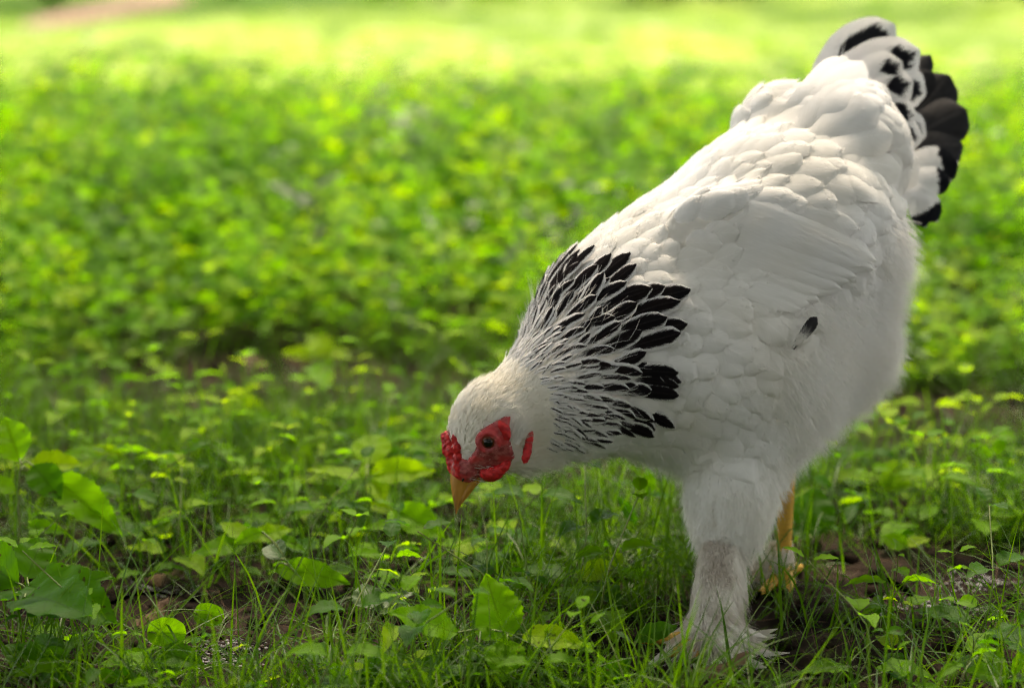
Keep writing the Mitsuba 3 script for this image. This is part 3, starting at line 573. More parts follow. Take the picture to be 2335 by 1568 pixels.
def hp_(px, py, side=0.0):
    """point of the head: pixel on the head's middle plane, moved sideways in metres"""
    d0 = P(px, py, 1.0) - CAM; d = ((HC - CAM) @ hd_s) / (d0 @ hd_s); return CAM + d0 * d + hd_s * side
eye = march(np.array([1114.0]), np.array([1006.0]), bf, 1.66)[0]
for side in (0, 1):
    e = eye if not side else mirror(eye); g = bf.grad(e[None])[0]
    s_ = hd_s if not side else -hd_s
    ring = np.array([[math.cos(a), math.sin(a)] for a in np.linspace(0, 2 * np.pi, 25)[:-1]])
    e1 = norm(np.cross(g, UP)); e2 = np.cross(g, e1)
    cs = [(e + (e1 * a + e2 * b) * 0.0075 + g * 0.0006, 0.0024, 0.0022) for a, b in ring]
    blob(cs, 0.0007, 'face_skin', 'eyelid', 0.0006, 600)
    ball = trimesh.creation.icosphere(3, 0.0066); ball.apply_translation(e - g * 0.0022); add('eye', ball, 'iris', HEN, True)
    pup = trimesh.creation.icosphere(2, 0.0042); pup.vertices *= 1; pup.apply_translation(e + g * 0.0013); add('pupil', pup, 'pupil', HEN, True)
    w0 = hp_(1128, 1074, 0.008 if not side else -0.008)
    cs = [(hp_(x, y, sgn * z), (r * m * 1.0, r * m * 0.9, 0.0042), 0.006) for sgn in [1 if not side else -1] for x, y, z, r in ((1102, 1080, .010, 10), (1115, 1082, .011, 13), (1132, 1078, .012, 15), (1147, 1066, .013, 11), (1155, 1057, .014, 8))]
    blob(cs, 0.0011, 'red_skin', 'wattle', 0.0022, 520)
    lc = march(np.array([1200.0]), np.array([1010.0]), bf, 1.66)[0] + bf.grad(march(np.array([1200.0]), np.array([1010.0]), bf, 1.66))[0] * 0.003
    cs = [(lc + hd_a * a - hd_t * b, (0.0058, 0.0024, 0.0024), 0.004) for a, b in ((-0.0085, -0.0012), (-0.002, 0.0), (0.005, 0.0008), (0.0095, 0.0012))]
    if side: cs = [(mirror(c), r, k2) for c, r, k2 in cs]
    blob(cs, 0.0011, 'red_skin', 'ear_lobe', 0.0016, 520)
    # brow of bare red skin behind the eye
    br = march(np.array([1143.0, 1152.0, 1155.0]), np.array([968.0, 980.0, 995.0]), bf, 1.66)
    if side: br = mirror(br)
    blob([(b_ + bf.grad(b_[None])[0] * 0.0004, r_, 0.004) for b_, r_ in zip(br, (0.0034, 0.0040, 0.0032))], 0.0010, 'red_skin', 'brow_skin', 0.0012, 500)
    # white ear tuft
    tb = march(np.array([1172.0]), np.array([1000.0]), bf, 1.66)[0]; nn_ = 420
    up_ = norm(-hd_a * 0.9 - hd_t * 0.1)
    bb = tb + hd_a * rng.uniform(-0.006, 0.004, nn_)[:, None] + hd_t * rng.uniform(-0.005, 0.004, nn_)[:, None] + hd_s * 0.001
    dd = norm(up_ + rng.normal(0, 0.12, (nn_, 3)) + hd_s * 0.15)
    if side: bb, dd = mirror(bb), norm(mirror(dd + HC) - HC)
    mesh, uv = strands(bb, dd, rng.uniform(0.010, 0.020, nn_), 0.0007, 0.0, 0.12); add('ear_tuft', mesh, 'down', HEN, True, uv, kind='stuff')
# pea comb: three low rows of rounded points
cs = []
for row, (off, n_, rr) in enumerate(((0.0, 7, 13.5), (0.0052, 6, 9), (-0.0052, 6, 9))):
    for q in range(n_):
        t = q / (n_ - 1); bx, by = 1018 + 22 * t ** 1.3, 996 + 86 * t
        if row: bx += 8
        cs.append((hp_(bx + 3 * math.sin(q * 2.4), by, off), (rr * m, rr * m * (1.05 - 0.3 * t), rr * m * 0.8), 0.0035))
for px_, py_, r_ in ((1040, 1000, 9), (1046, 1020, 11), (1047, 1042, 11), (1048, 1064, 11), (1051, 1082, 9)):
    c0 = march(np.array([float(px_)]), np.array([float(py_)]), bf, 1.66)[0]
    for c1 in (c0, mirror(c0)): cs.append((c1 + hd_t * 0.001, np.array([r_ * 1.15, r_, r_ * 0.8]) * m, 0.003))
blob(cs, 0.0009, 'red_skin', 'comb', 0.0030, 560)
def beak_part(name, spine, half_t, half_s, cell):
    c = curve([hp_(*q) for q in spine], 14); ht = np.interp(np.linspace(0, 1, 14), np.linspace(0, 1, len(half_t)), half_t) * m; hs = np.interp(np.linspace(0, 1, 14), np.linspace(0, 1, len(half_s)), half_s) * m
    tt = norm(np.gradient(c, axis=0)); tp = norm(hd_t - tt * (tt @ hd_t)[:, None]); sd = np.cross(tt, tp); a = np.linspace(0, 2 * np.pi, 19)
    v = c[:, None] + tp[:, None] * (ht[:, None] * np.sign(np.cos(a)) * np.abs(np.cos(a)) ** 0.9)[..., None] + sd[:, None] * (hs[:, None] * np.sin(a))[..., None]
    uvb = np.stack([np.cos(a)[None] + 0 * ht[:, None], np.linspace(0, 1, 14)[:, None] + 0 * a[None]], -1)
    return add(name, (v.reshape(-1, 3), grid_faces(14, 19)), 'beak_horn', HEN, True, uvb.reshape(-1, 2))
beak_part('upper_beak', [(1060, 1076), (1050, 1105), (1043, 1138), (1040, 1172)], [36, 27, 17, 7, 1.2], [25, 19, 13, 7, 1.2], 0)
beak_part('lower_beak', [(1082, 1086), (1068, 1112), (1054, 1140), (1045, 1160)], [18, 13, 9, 3, 1], [20, 15, 10, 5, 1], 0)
for sgn in (1, -1):
    ns = trimesh.creation.icosphere(2, 1.0); ns.apply_scale([1, 1, 1]); M = np.eye(4); M[:3, :3] = np.stack([hd_a * 0.0032, hd_t * 0.0011, hd_s * 0.0016], 1); M[:3, 3] = hp_(1057, 1090, sgn * 0.0080)
    ns.apply_transform(M); add('nostril', ns, 'pupil', HEN, True)
# ------------------------------------------------------------------ ground
PATCHES = [(G(640, 885), 0.24), (G(2150, 960), 0.20), (G(1620, 1500), 0.10), (G(330, 1400), 0.09), (G(1060, 1230), 0.06), (G(2200, 1340), 0.12), (G(560, 1500), 0.08), (G(1050, 1420), 0.06)]
def open_soil(x, y):
    s = np.zeros(np.shape(x))
    for c, r in PATCHES: s = np.maximum(s, 1 - sstep(0.55, 1.25, np.hypot((x - c[0]) / 1.5, y - c[1]) / r))
    return s
def height(x, y):
    q = np.stack([x * 9, y * 9, 0 * x], -1); r = np.stack([x * 60, y * 60, 0 * x + 3], -1)
    return (0.012 * (meshkit.fbm(q, 3, 1) - 0.5) + 0.009 * (meshkit.fbm(r, 3, 4) - 0.5)) * np.clip((6 - y) / 2, 0, 1)
gx, gy = np.meshgrid(np.linspace(-1.5, 1.5, 420), np.linspace(0.9, 3.3, 340), indexing='ij')
far = np.array([[-300, -60], [300, -60], [300, 400], [-300, 400.0]])
rim = [(-1.5, 0.9), (1.5, 0.9), (1.5, 3.3), (-1.5, 3.3)]
v = np.stack([gx, gy, height(gx, gy)], -1)
v[0, :, 2] = v[-1, :, 2] = v[:, 0, 2] = v[:, -1, 2] = -0.004
ring = np.vstack([np.c_[far, np.full(4, -0.004)], np.c_[np.array(rim), np.full(4, -0.004)]])
rf = np.array([[0, 1, 5], [0, 5, 4], [1, 2, 6], [1, 6, 5], [2, 3, 7], [2, 7, 6], [3, 0, 4], [3, 4, 7]])
gv = v.reshape(-1, 3); gf = grid_faces(420, 340)[:, ::1]
n0 = np.cross(gv[gf[0, 1]] - gv[gf[0, 0]], gv[gf[0, 2]] - gv[gf[0, 0]]); gf = gf if n0[2] > 0 else gf[:, ::-1]
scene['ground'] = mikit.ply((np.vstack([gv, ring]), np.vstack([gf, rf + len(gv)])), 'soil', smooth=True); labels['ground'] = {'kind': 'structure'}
# crumbs of earth
def clods(n, box, smin, smax, bsdf, name, **lab):
    ico = trimesh.creation.icosphere(1); V, Fc = [], []
    for q in range(n):
        x, y = rng.uniform(box[0], box[1]), rng.uniform(box[2], box[3]); r = smin * (smax / smin) ** (rng.random() ** 2)
        w = ico.vertices * (0.7 + 0.6 * meshkit.noise(ico.vertices * 1.7 + q * 9.1)[:, None]) * r * np.array([1, rng.uniform(0.7, 1.2), rng.uniform(0.5, 0.8)])
        a = rng.uniform(0, 6.28); c, s = math.cos(a), math.sin(a); w = w @ np.array([[c, s, 0], [-s, c, 0], [0, 0, 1]])
        V.append(w + [x, y, float(height(np.array(x), np.array(y))) + r * 0.2]); Fc.append(ico.faces + 42 * q)
    add(name, (np.vstack(V), np.vstack(Fc)), bsdf, None, 40, **lab)
clods(4200, (-0.75, 0.75, 1.45, 3.0), 0.0012, 0.010, 'soil', 'soil_crumbs', label='dark brown crumbs of earth lying between the grass blades', category='soil', kind='stuff')
def flecks(centres, n, name, **lab):
    ico = trimesh.creation.icosphere(1); V, Fc, k = [], [], 0
    for c, r in centres:
        for q in range(n):
            x, y = c[0] + rng.normal(0, r), c[1] + rng.normal(0, r * 0.6); s = rng.uniform(0.0004, 0.0013)
            w = ico.vertices * (0.6 + 0.8 * meshkit.noise(ico.vertices * 1.5 + k * 3.3)[:, None]) * s * [1.4, 1.2, 0.6]
            V.append(w + [x, y, float(height(np.array(x), np.array(y))) + s * 0.3 + 0.0015]); Fc.append(ico.faces + 42 * k); k += 1
    add(name, (np.vstack(V), np.vstack(Fc)), 'chalk', None, 40, **lab)
flecks([(G(2250, 1332), 0.022), (G(2130, 1382), 0.020)], 170, 'pale_flecks', label='whitish flecks on the dark soil at the right edge', category='pale flecks', kind='stuff')
flecks([(G(480, 1520), 0.016), (G(345, 1340), 0.014), (G(520, 1480), 0.016)], 130, 'pale_flecks', label='whitish flecks on the dark soil at the lower left', category='pale flecks', kind='stuff')

# ------------------------------------------------------------------ leaves
def leaf_mesh(nv, nu, kind='ovate', teeth=0.0, droop=0.25, fold=0.25, wave=0.0, seed=0, wl=0.55):
    """a leaf of length 1 along x, its upper face to +z; u across, v along"""
    v = np.linspace(0, 1, nv); u = np.linspace(-1, 1, nu)
    if kind == 'ovate': w = np.interp(v, [0, 0.05, 0.15, 0.3, 0.45, 0.6, 0.75, 0.88, 0.96, 1], [0.04, 0.38, 0.80, 0.99, 1.0, 0.86, 0.60, 0.30, 0.11, 0.0])
    elif kind == 'lance': w = np.interp(v, [0, 0.1, 0.25, 0.45, 0.65, 0.85, 0.95, 1], [0.10, 0.45, 0.82, 1.0, 0.86, 0.45, 0.18, 0.0])
    elif kind == 'heart': w = np.interp(v, [0, 0.04, 0.12, 0.3, 0.5, 0.7, 0.88, 1], [0.25, 0.72, 0.98, 1.0, 0.88, 0.60, 0.25, 0.0])
    else: w = np.sqrt(np.clip(1 - (2 * v - 1) ** 2, 0, 1)) ** 0.8
    if teeth: w = w * (1 + teeth * (np.arange(nv) % 2 * 2 - 1) * (v > 0.1) * (v < 0.97))
    X = v[:, None] + 0 * u[None] + (teeth * 0.25 * np.abs(u))[None] * np.sin(np.pi * v)[:, None]; Y = wl / 2 * w[:, None] * u[None]
    Z = fold * np.abs(Y) - droop * (v ** 2)[:, None] + 0.03 * np.sin(np.pi * v)[:, None]
    if wave:
        q = np.stack([X * 4 + seed * 7.1, Y * 4, 0 * X], -1); Z = Z + wave * (meshkit.fbm(q, 2, seed) - 0.5) + wave * 0.4 * np.abs(u)[None] * np.sin(v * 22 + seed)[:, None]
    uv = np.stack([np.broadcast_to((u + 1) / 2, X.shape), np.broadcast_to(v[:, None], X.shape)], -1)
    return (np.stack([X, Y, Z], -1).reshape(-1, 3), grid_faces(nv, nu)), uv.reshape(-1, 2)
def frame(base, tip, up):
    x = np.asarray(tip) - base; L = np.linalg.norm(x); x = x / L; z = norm(up - x * (x @ up)); y = np.cross(z, x)
    M = np.eye(4); M[:3, 0], M[:3, 1], M[:3, 2], M[:3, 3] = x * L, y * L, z * L, base; return M
# hero plants: every leaf hangs on its own stem; roots stand on the ground
def hero(label, category, root, stem, leaves, bsdf='leaf_mid', stem_r=0.0014, group=None, stem_bsdf='stem_green', name='leafy_weed', dd=0.0):
    """root: pixel on the ground; stem: pixels up the stem at the root's depth (+offset); leaves: (base, tip, width ratio, d_base, d_tip, facing, kind, bsdf)"""
    t = thing(name, label, category, group); g0 = G(*root); D = depth_of(g0) + dd
    c = curve([g0 - [0, 0, 0.006]] + [P(q[0], q[1], D + (q[2] if len(q) > 2 else 0)) for q in stem], 4 * len(stem) + 4)
    add('stem', tube(c, np.linspace(stem_r, stem_r * 0.5, len(c)), 6), stem_bsdf, t, True)
    for q, lf in enumerate(leaves):
        base, tip, wl, db, dt, face, kind, b = (list(lf) + [None] * 8)[:8]; b = b or bsdf; kind = kind or 'ovate'
        A, Z = P(*base, D + (db or 0)), P(*tip, D + (dt or 0)); face = face if face is not None else 0.5
        up = norm(np.array([0, 0, 1.0]) * (1 - abs(face)) - FW * face + 0.15 * rng.normal(size=3))
        big = np.hypot(base[0] - tip[0], base[1] - tip[1]) > 90
        mesh, uv = leaf_mesh(25 if big else 13, 9 if big else 5, kind, 0.045 if kind in ('ovate', 'heart') else 0.0, rng.uniform(0.04, 0.16), rng.uniform(0.15, 0.4), 0.06, q + len(scene), wl)
        vv = mesh[0] @ frame(A, Z, up)[:3, :3].T + frame(A, Z, up)[:3, 3]
        vv = vv + (Z - vv.reshape(-1, 9 if big else 5, 3)[-1, 0]) * (uv[:, 1:] ** 2); vv[:, 2] = np.maximum(vv[:, 2], 0.002)
        add('leaf', (vv, mesh[1]), b, t, True, uv)
        near = c[np.argmin(np.linalg.norm(c - A, axis=1))]
        if np.linalg.norm(near - A) > 0.004: add('leaf_stalk', tube(curve([near, (near + A) / 2 + [0, 0, 0.003], A + (Z - A) * 0.04], 7), 0.0008, 5), stem_bsdf, t, True)
L_, Br, Dk, Gy = 'leaf_mid', 'leaf_bright', 'leaf_dark', 'leaf_grey'
hero('big serrated weed at the lower left corner with broad overlapping leaves', 'weed', (40, 1520), [(60, 1420), (70, 1360)],
     [((60, 1330), (268, 1420), 0.50, 0, -.06, .45), ((60, 1345), (262, 1318), 0.42, 0.02, 0.02, .2), ((40, 1330), (-80, 1250), 0.7, 0, 0.03, .55), ((60, 1320), (100, 1225), 0.8, 0.02, 0.05, .6), ((50, 1360), (210, 1400), 0.55, -.03, -.10, .35), ((40, 1350), (-60, 1400), 0.6, -.02, -.06, .4)], Dk)
hero('tall serrated weed at the left edge with one long leaf hanging to the right', 'weed', (40, 1330), [(45, 1200), (42, 1120), (48, 1060)],
     [((120, 1085), (280, 1222), 0.42, 0, -.02, .75), ((60, 1070), (190, 1060), 0.6, .02, .03, .35, None, Br), ((45, 1050), (10, 950), 0.75, .01, .03, .7), ((75, 1060), (140, 1140), 0.75, -.01, -.02, .6, None, Dk), ((60, 1200), (150, 1215), 0.5, 0, 0, .4), ((35, 1120), (-40, 1090), 0.6, 0, 0, .4)], L_)
hero('four leaved weed standing out of focus at the bottom centre', 'weed', (1165, 1600), [(1170, 1540), (1172, 1470), (1150, 1440)],
     [((1150, 1462), (1108, 1306), 0.70, 0, .02, .85), ((1042, 1445), (884, 1396), 0.52, 0, -.01, .45), ((1190, 1448), (1342, 1472), 0.42, 0, -.02, .4, None, Br), ((1155, 1462), (1150, 1555), 0.9, -.01, -.03, .6), ((1150, 1450), (1080, 1400), 0.7, .01, .03, .6), ((1165, 1530), (1130, 1560), 0.6, 0, -.02, .3)], L_, 0.0016)
hero('bright weed just left of the beak with three spread leaves', 'weed', (838, 1240), [(842, 1170), (834, 1110), (836, 1085)],
     [((840, 1085), (992, 1072), 0.46, 0, .01, .45), ((830, 1090), (700, 1072), 0.42, 0, .01, .35), ((850, 1092), (880, 1150), 0.62, 0, -.02, .6), ((832, 1086), (828, 1060), 0.7, 0, .01, .6), ((842, 1150), (905, 1175), 0.4, 0, -.01, .5), ((838, 1060), (862, 990), 0.75, 0.02, 0.06, .6)], Br)
hero('low weed under the beak with one pitted oval leaf', 'weed', (915, 1290), [(912, 1240), (905, 1190)],
     [((900, 1160), (1016, 1230), 0.55, 0, -.02, .65), ((905, 1195), (830, 1205), 0.45, 0, 0, .4), ((912, 1240), (965, 1262), 0.4, 0, 0, .4)], L_)
hero('ragged low weed with insect bitten leaves at the lower left', 'weed', (405, 1560), [(400, 1520), (385, 1490), (372, 1462)],
     [((335, 1440), (425, 1445), 0.75, 0, 0, .7, 'round'), ((345, 1500), (272, 1490), 0.5, 0, -.01, .5), ((372, 1470), (468, 1458), 0.32, 0, 0, .35), ((365, 1485), (470, 1520), 0.5, -.01, -.03, .45, None, Dk), ((380, 1490), (400, 1540), 0.8, 0, -.02, .5, None, Dk), ((330, 1530), (340, 1490), 0.6, 0, 0, .6)], L_)
hero('small round leaf on a pale stalk above the ragged weed', 'seedling', (462, 1470), [(468, 1430)], [((440, 1395), (512, 1408), 0.72, 0, 0, .75, 'round')], L_, 0.0009, name='seedling')
hero('weed left of centre with a long curved leaf arching downward', 'weed', (700, 1400), [(690, 1330), (660, 1290)],
     [((622, 1290), (800, 1332), 0.36, .01, -.01, .55, 'lance'), ((640, 1275), (618, 1240), 0.8, 0, .02, .7, 'round', Gy), ((600, 1210), (532, 1240), 0.5, .01, .01, .4)], L_)
hero('low bright weed with spread crinkled leaves left of the beak weed', 'weed', (555, 1330), [(562, 1265), (568, 1235)],
     [((568, 1232), (500, 1192), 0.6, 0, .01, .55), ((570, 1230), (668, 1205), 0.45, 0, .02, .4), ((562, 1240), (440, 1262), 0.45, 0, -.02, .45, None, L_), ((600, 1215), (700, 1262), 0.4, .01, .01, .4, None, L_)], Br)
hero('grey green seedling with curled leaves left of the bottom centre weed', 'seedling', (872, 1480), [(855, 1420), (845, 1390)],
     [((845, 1388), (828, 1330), 0.95, 0, .02, .7, 'heart'), ((850, 1390), (945, 1348), 0.35, 0, .02, .3, 'lance'), ((860, 1400), (940, 1380), 0.3, 0, -.01, .2, 'lance')], Gy, 0.0010, name='seedling')
hero('bright crinkled round leaved weed left of the feathered foot', 'weed', (1382, 1385), [(1388, 1345), (1385, 1310)],
     [((1400, 1300), (1322, 1312), 0.8, 0, 0, .75, 'round'), ((1395, 1290), (1420, 1262), 0.7, 0, .01, .6), ((1405, 1300), (1470, 1318), 0.4, 0, .01, .4, None, L_), ((1415, 1310), (1500, 1310), 0.35, .01, .02, .4, None, L_)], Br)
hero('thin reddish stemmed weed with narrow leaves beside the feathered thigh', 'weed', (1400, 1300), [(1440, 1240), (1466, 1190), (1482, 1130), (1480, 1110)],
     [((1480, 1135), (1478, 1062), 0.40, 0, .01, .7, 'lance'), ((1452, 1195), (1408, 1130), 0.36, 0, 0, .6, 'lance', Dk), ((1484, 1130), (1535, 1135), 0.30, 0, .02, .3, 'lance', Dk), ((1478, 1135), (1452, 1130), 0.4, 0, 0, .4, 'lance', Gy), ((1462, 1210), (1532, 1215), 0.45, 0, -.01, .5, None, Br), ((1445, 1230), (1350, 1250), 0.28, 0, 0, .25, 'lance', Gy), ((1440, 1235), (1515, 1245), 0.3, 0, 0, .3, 'lance', Dk)], L_, 0.0011, stem_bsdf='stem_green')
hero('dark oval leaf crossing in front of the toes of the near foot', 'seedling', (1450, 1545), [(1448, 1490)], [((1447, 1462), (1545, 1425), 0.50, 0, .01, .5, 'lance'), ((1447, 1470), (1395, 1440), 0.42, -.01, -.02, .3, 'lance', Gy)], Dk, 0.0010, name='seedling')
hero('blurred dark weed at the bottom edge below the near foot', 'weed', (1390, 1600), [(1385, 1560)], [((1380, 1550), (1440, 1500), 0.7, 0, .0, .6), ((1385, 1560), (1330, 1520), 0.7, 0, 0, .5), ((1390, 1570), (1460, 1570), 0.6, 0, 0, .4)], Dk)
hero('young weed with paired upright leaves at the right edge', 'weed', (2262, 1180), [(2266, 1100), (2268, 1050)],
     [((2268, 1040), (2292, 990), 0.5, 0, .01, .6), ((2262, 1045), (2210, 1010), 0.55, 0, 0, .5), ((2270, 1045), (2318, 1075), 0.5, 0, 0, .5), ((2266, 1060), (2232, 1070), 0.5, 0, -.01, .5)], L_)
hero('large dark green leaf standing just right of the yellow shank', 'weed', (1850, 1290), [(1850, 1230)], [((1845, 1225), (1862, 1110), 0.75, .03, .06, .75, None), ((1850, 1230), (1800, 1200), 0.6, .02, .03, .6)], Dk)
hero('lobed bright weed among the grass right of the hen', 'weed', (2075, 1290), [(2072, 1250)], [((2070, 1245), (2122, 1228), 0.8, 0, 0, .4, 'heart', Br), ((2068, 1245), (2010, 1222), 0.7, 0, .01, .5), ((2070, 1240), (2050, 1200), 0.6, .01, .04, .5)], L_)
hero('pale leaved weed under the tail at the right of the hen', 'weed', (2010, 1190), [(2010, 1140), (2005, 1110)], [((2005, 1105), (1950, 1080), 0.7, 0, .02, .5, None, Br), ((2008, 1108), (2075, 1060), 0.6, 0, .03, .5, None, Br), ((2008, 1110), (2090, 1105), 0.55, 0, 0, .4, None, Br), ((2010, 1130), (1955, 1140), 0.5, 0, -.02, .4)], L_)
hero('blurred corner weed at the lower right edge', 'weed', (2330, 1600), [(2310, 1540)], [((2300, 1540), (2225, 1455), 0.35, 0, .02, .5, 'lance'), ((2310, 1540), (2345, 1470), 0.4, 0, 0, .6, 'lance'), ((2300, 1550), (2200, 1530), 0.5, 0, -.02, .4)], L_)
hero('bright star shaped weed beside the bare soil at the left', 'weed', (738, 900), [(735, 850), (732, 815)],
     [((735, 812), (640, 806), 0.36, 0, .02, .35), ((735, 812), (722, 762), 0.85, 0, .03, .7), ((738, 812), (800, 800), 0.6, 0, .01, .5), ((735, 820), (762, 850), 0.6, 0, -.02, .5, None, L_)], Br)
hero('weed with a round yellow green leaf standing above the dark soil', 'weed', (565, 720), [(555, 650), (552, 620)], [((512, 600), (600, 600), 0.72, 0, 0, .7, 'round')], Br)
hero('weed at the left edge with one upright square leaf', 'weed', (62, 760), [(60, 700), (60, 680)], [((58, 690), (70, 612), 0.85, 0, .02, .85, None), ((55, 690), (5, 680), 0.5, 0, 0, .4)], Br)
hero('pale grey leaved weed in the middle of the blurred weed bed', 'weed', (722, 700), [(716, 560), (710, 430)],
     [((710, 430), (790, 392), 0.32, 0, .02, .3, 'lance'), ((712, 470), (652, 428), 0.45, 0, .02, .4), ((716, 530), (772, 572), 0.75, 0, -.02, .6), ((712, 450), (735, 512), 0.5, -.01, -.03, .6), ((714, 480), (610, 410), 0.3, .02, .05, .3, 'lance')], Gy)
hero('pale grey leaved weed high in the bed left of the back of the hen', 'weed', (1170, 570), [(1165, 430), (1160, 345)], [((1160, 345), (1208, 318), 0.6, 0, .02, .4), ((1160, 345), (1118, 322), 0.5, 0, .02, .4), ((1162, 350), (1160, 385), 0.8, -.02, -.04, .6), ((1164, 420), (1210, 440), 0.5, 0, -.02, .4)], Gy)
hero('broad bright leaf lying low above the grass left of centre', 'weed', (560, 1010), [(552, 960)], [((505, 938), (612, 925), 0.55, 0, .03, .6), ((552, 950), (560, 900), 0.6, .02, .05, .6, None, L_)], Br)
hero('blurred weed at the bottom edge left of the centre weed', 'weed', (850, 1610), [(840, 1560)], [((815, 1572), (740, 1508), 0.42, 0, -.01, .5, 'lance'), ((840, 1560), (905, 1498), 0.7, 0, .03, .6, None, Dk), ((850, 1570), (830, 1500), 0.6, 0, .04, .5, None, Dk), ((850, 1570), (935, 1560), 0.6, 0, 0, .3)], L_)
hero('low weed at the bottom edge between the blurred weeds', 'weed', (960, 1600), [(955, 1560)], [((950, 1550), (905, 1520), 0.6, 0, .01, .5), ((955, 1550), (1010, 1500), 0.7, 0, .03, .6, None, Dk), ((955, 1555), (1030, 1545), 0.6, 0, 0, .4)], L_)
hero('small dark weed in the shade of the lower left corner', 'weed', (90, 1580), [(92, 1530), (95, 1500)], [((100, 1490), (160, 1492), 0.6, 0, 0, .5), ((95, 1500), (40, 1470), 0.6, 0, .01, .5), ((95, 1500), (118, 1440), 0.6, 0, .03, .6), ((92, 1530), (20, 1540), 0.5, 0, -.02, .4), ((92, 1540), (170, 1555), 0.5, 0, -.02, .4), ((92, 1530), (210, 1440), 0.35, .02, .05, .4)], Dk)
hero('small weed at the bottom edge right of the dark corner weed', 'weed', (262, 1590), [(265, 1555)], [((265, 1552), (300, 1515), 0.6, 0, 0, .5), ((262, 1555), (225, 1520), 0.6, 0, 0, .5), ((265, 1560), (340, 1555), 0.5, 0, -.01, .4)], L_)

# ------------------------------------------------------------------ the weed bed and the low weeds: kinds built once, copies individually placed
def weed_kind(seed, h, nodes, kind, wl, lmax, droop):
    r = np.random.default_rng(seed); bits = []
    c = curve([[0, 0, -0.01], [r.normal(0, .01), r.normal(0, .01), h * .5], [r.normal(0, .02), r.normal(0, .02), h]], 8)
    a0 = r.uniform(0, 6.28)
    for q in range(nodes):
        t = 0.25 + 0.75 * q / max(nodes - 1, 1); p = np.array([np.interp(t, np.linspace(0, 1, 8), c[:, k]) for k in range(3)])
        for side in (0, 1):
            a = a0 + q * 1.45 + side * math.pi + r.normal(0, .25); L = lmax * (1 - 0.62 * t ** 1.6) * r.uniform(0.75, 1.15); e = r.uniform(0.05, 0.6)
            d = np.array([math.cos(a) * math.cos(e), math.sin(a) * math.cos(e), math.sin(e)]); b = p + d * L * 0.22
            bits.append((b, b + d * L, norm(np.array([0, 0, 1]) + 0.3 * r.normal(size=3)), droop * r.uniform(0.5, 1.4), L * 0.22))
    return c, bits, kind, wl
KINDS = [weed_kind(1, .20, 6, 'ovate', .60, .078, .22), weed_kind(2, .23, 7, 'ovate', .52, .070, .30), weed_kind(3, .17, 5, 'heart', .72, .076, .20), weed_kind(4, .15, 6, 'lance', .36, .062, .25), weed_kind(5, .20, 6, 'round', .66, .048, .15), weed_kind(6, .10, 3, 'ovate', .60, .050, .2), weed_kind(7, .06, 2, 'round', .80, .036, .1), weed_kind(8, .08, 3, 'lance', .34, .046, .2)]
LEAF = {}
def leaf_ply(kind, wl, q, bsdf, fine):
    k = (kind, wl, q % 4, bsdf, fine)
    if k not in LEAF:
        mesh, uv = leaf_mesh(13 if fine else 9, 5 if fine else 3, kind, 0.05 if kind == 'ovate' and fine else 0, 0.10 + 0.12 * (q % 4), 0.3, 0.06, q % 4 + 1, wl); LEAF[k] = (mesh, uv, mikit.ply(mesh, bsdf, smooth=True, uv=uv))
    return LEAF[k]
SR = [min(.0017, .009 * (k[0][-1][2] - k[0][0][2])) for k in KINDS]
STEM = [mikit.ply(tube(k[0], np.linspace(r, r * .5, 8), 5), 'stem_green', smooth=True) for k, r in zip(KINDS, SR)]
STEMS = [tube(k[0], np.linspace(r, r * .5, 8), 4) for k, r in zip(KINDS, SR)]
def place(x, y, s, a, z=None):
    c, n = math.cos(a) * s, math.sin(a) * s; z = float(height(np.array(x), np.array(y))) if z is None else z
    return np.array([[c, -n, 0, x], [n, c, 0, y], [0, 0, s, z], [0, 0, 0, 1.0]])
def weed(kindno, x, y, s, a, bsdfs, label, category, group, name, how='parts', fine=False, bag=None):
    c, bits, kind, wl = KINDS[kindno]; M = place(x, y, s, a)
    if how == 'parts':
        t = thing(name, label, category, group); scene[key(t + '__stem')] = {**STEM[kindno], 'to_world': T(M.tolist())}
    vs = []
    for q, (b, tip, up, dr_, st) in enumerate(bits):
        Mf = M @ frame(b, tip, up); mat = bsdfs[(q * 7 + int(x * 977)) % len(bsdfs)]
        if how == 'parts': scene[key(t + '__leaf')] = {**leaf_ply(kind, wl, q, mat, fine)[2], 'to_world': T(Mf.tolist())}
        else:
            mesh, uv, _ = leaf_ply(kind, wl, q, mat, False); bag[mat].add(mesh[0] @ Mf[:3, :3].T + Mf[:3, 3], mesh[1], uv)
    if how != 'parts':
        v, f = STEMS[kindno]; bag['stem_green'].add(v @ M[:3, :3].T + M[:3, 3], f, np.zeros((len(v), 2)))
def in_view(x, y, mrg=0.12): return abs(x) < 0.228 * y + mrg
def clear_of_hen(x, y):
    q = pix([x, y, 0.0]); return not (1380 < q[0] < 1900 and y < 2.12)
BED = [L_, Br, Br, L_, Br, L_, Br, L_, Dk, L_, Br, L_, Br, Gy]
LEFTBED = [L_, L_, Br, Dk, L_, Br, L_]
spots = []
def scatter(n, y0, y1, r, mrg=0.1, ok=lambda x, y: True):
    out, tries = [], 0
    while len(out) < n and tries < n * 40:
        tries += 1; y = math.sqrt(rng.uniform(y0 * y0, y1 * y1)); x = rng.uniform(-1, 1) * (0.228 * y + mrg)
        if rng.random() < open_soil(np.array(x), np.array(y)) * 1.2 or not ok(x, y): continue
        if all((x - a) ** 2 + (y - b) ** 2 < 1e9 and (x - a) ** 2 + (y - b) ** 2 > r * r for a, b in out): out.append((x, y))
    return out
HENSHAPE = [(1030, 930), (1160, 800), (1260, 570), (1520, 410), (1690, 260), (1950, 60), (2200, 200), (2130, 520), (2060, 800), (1900, 1010), (1760, 1250), (1560, 1250), (1560, 1120), (1400, 1040), (1180, 1060)]
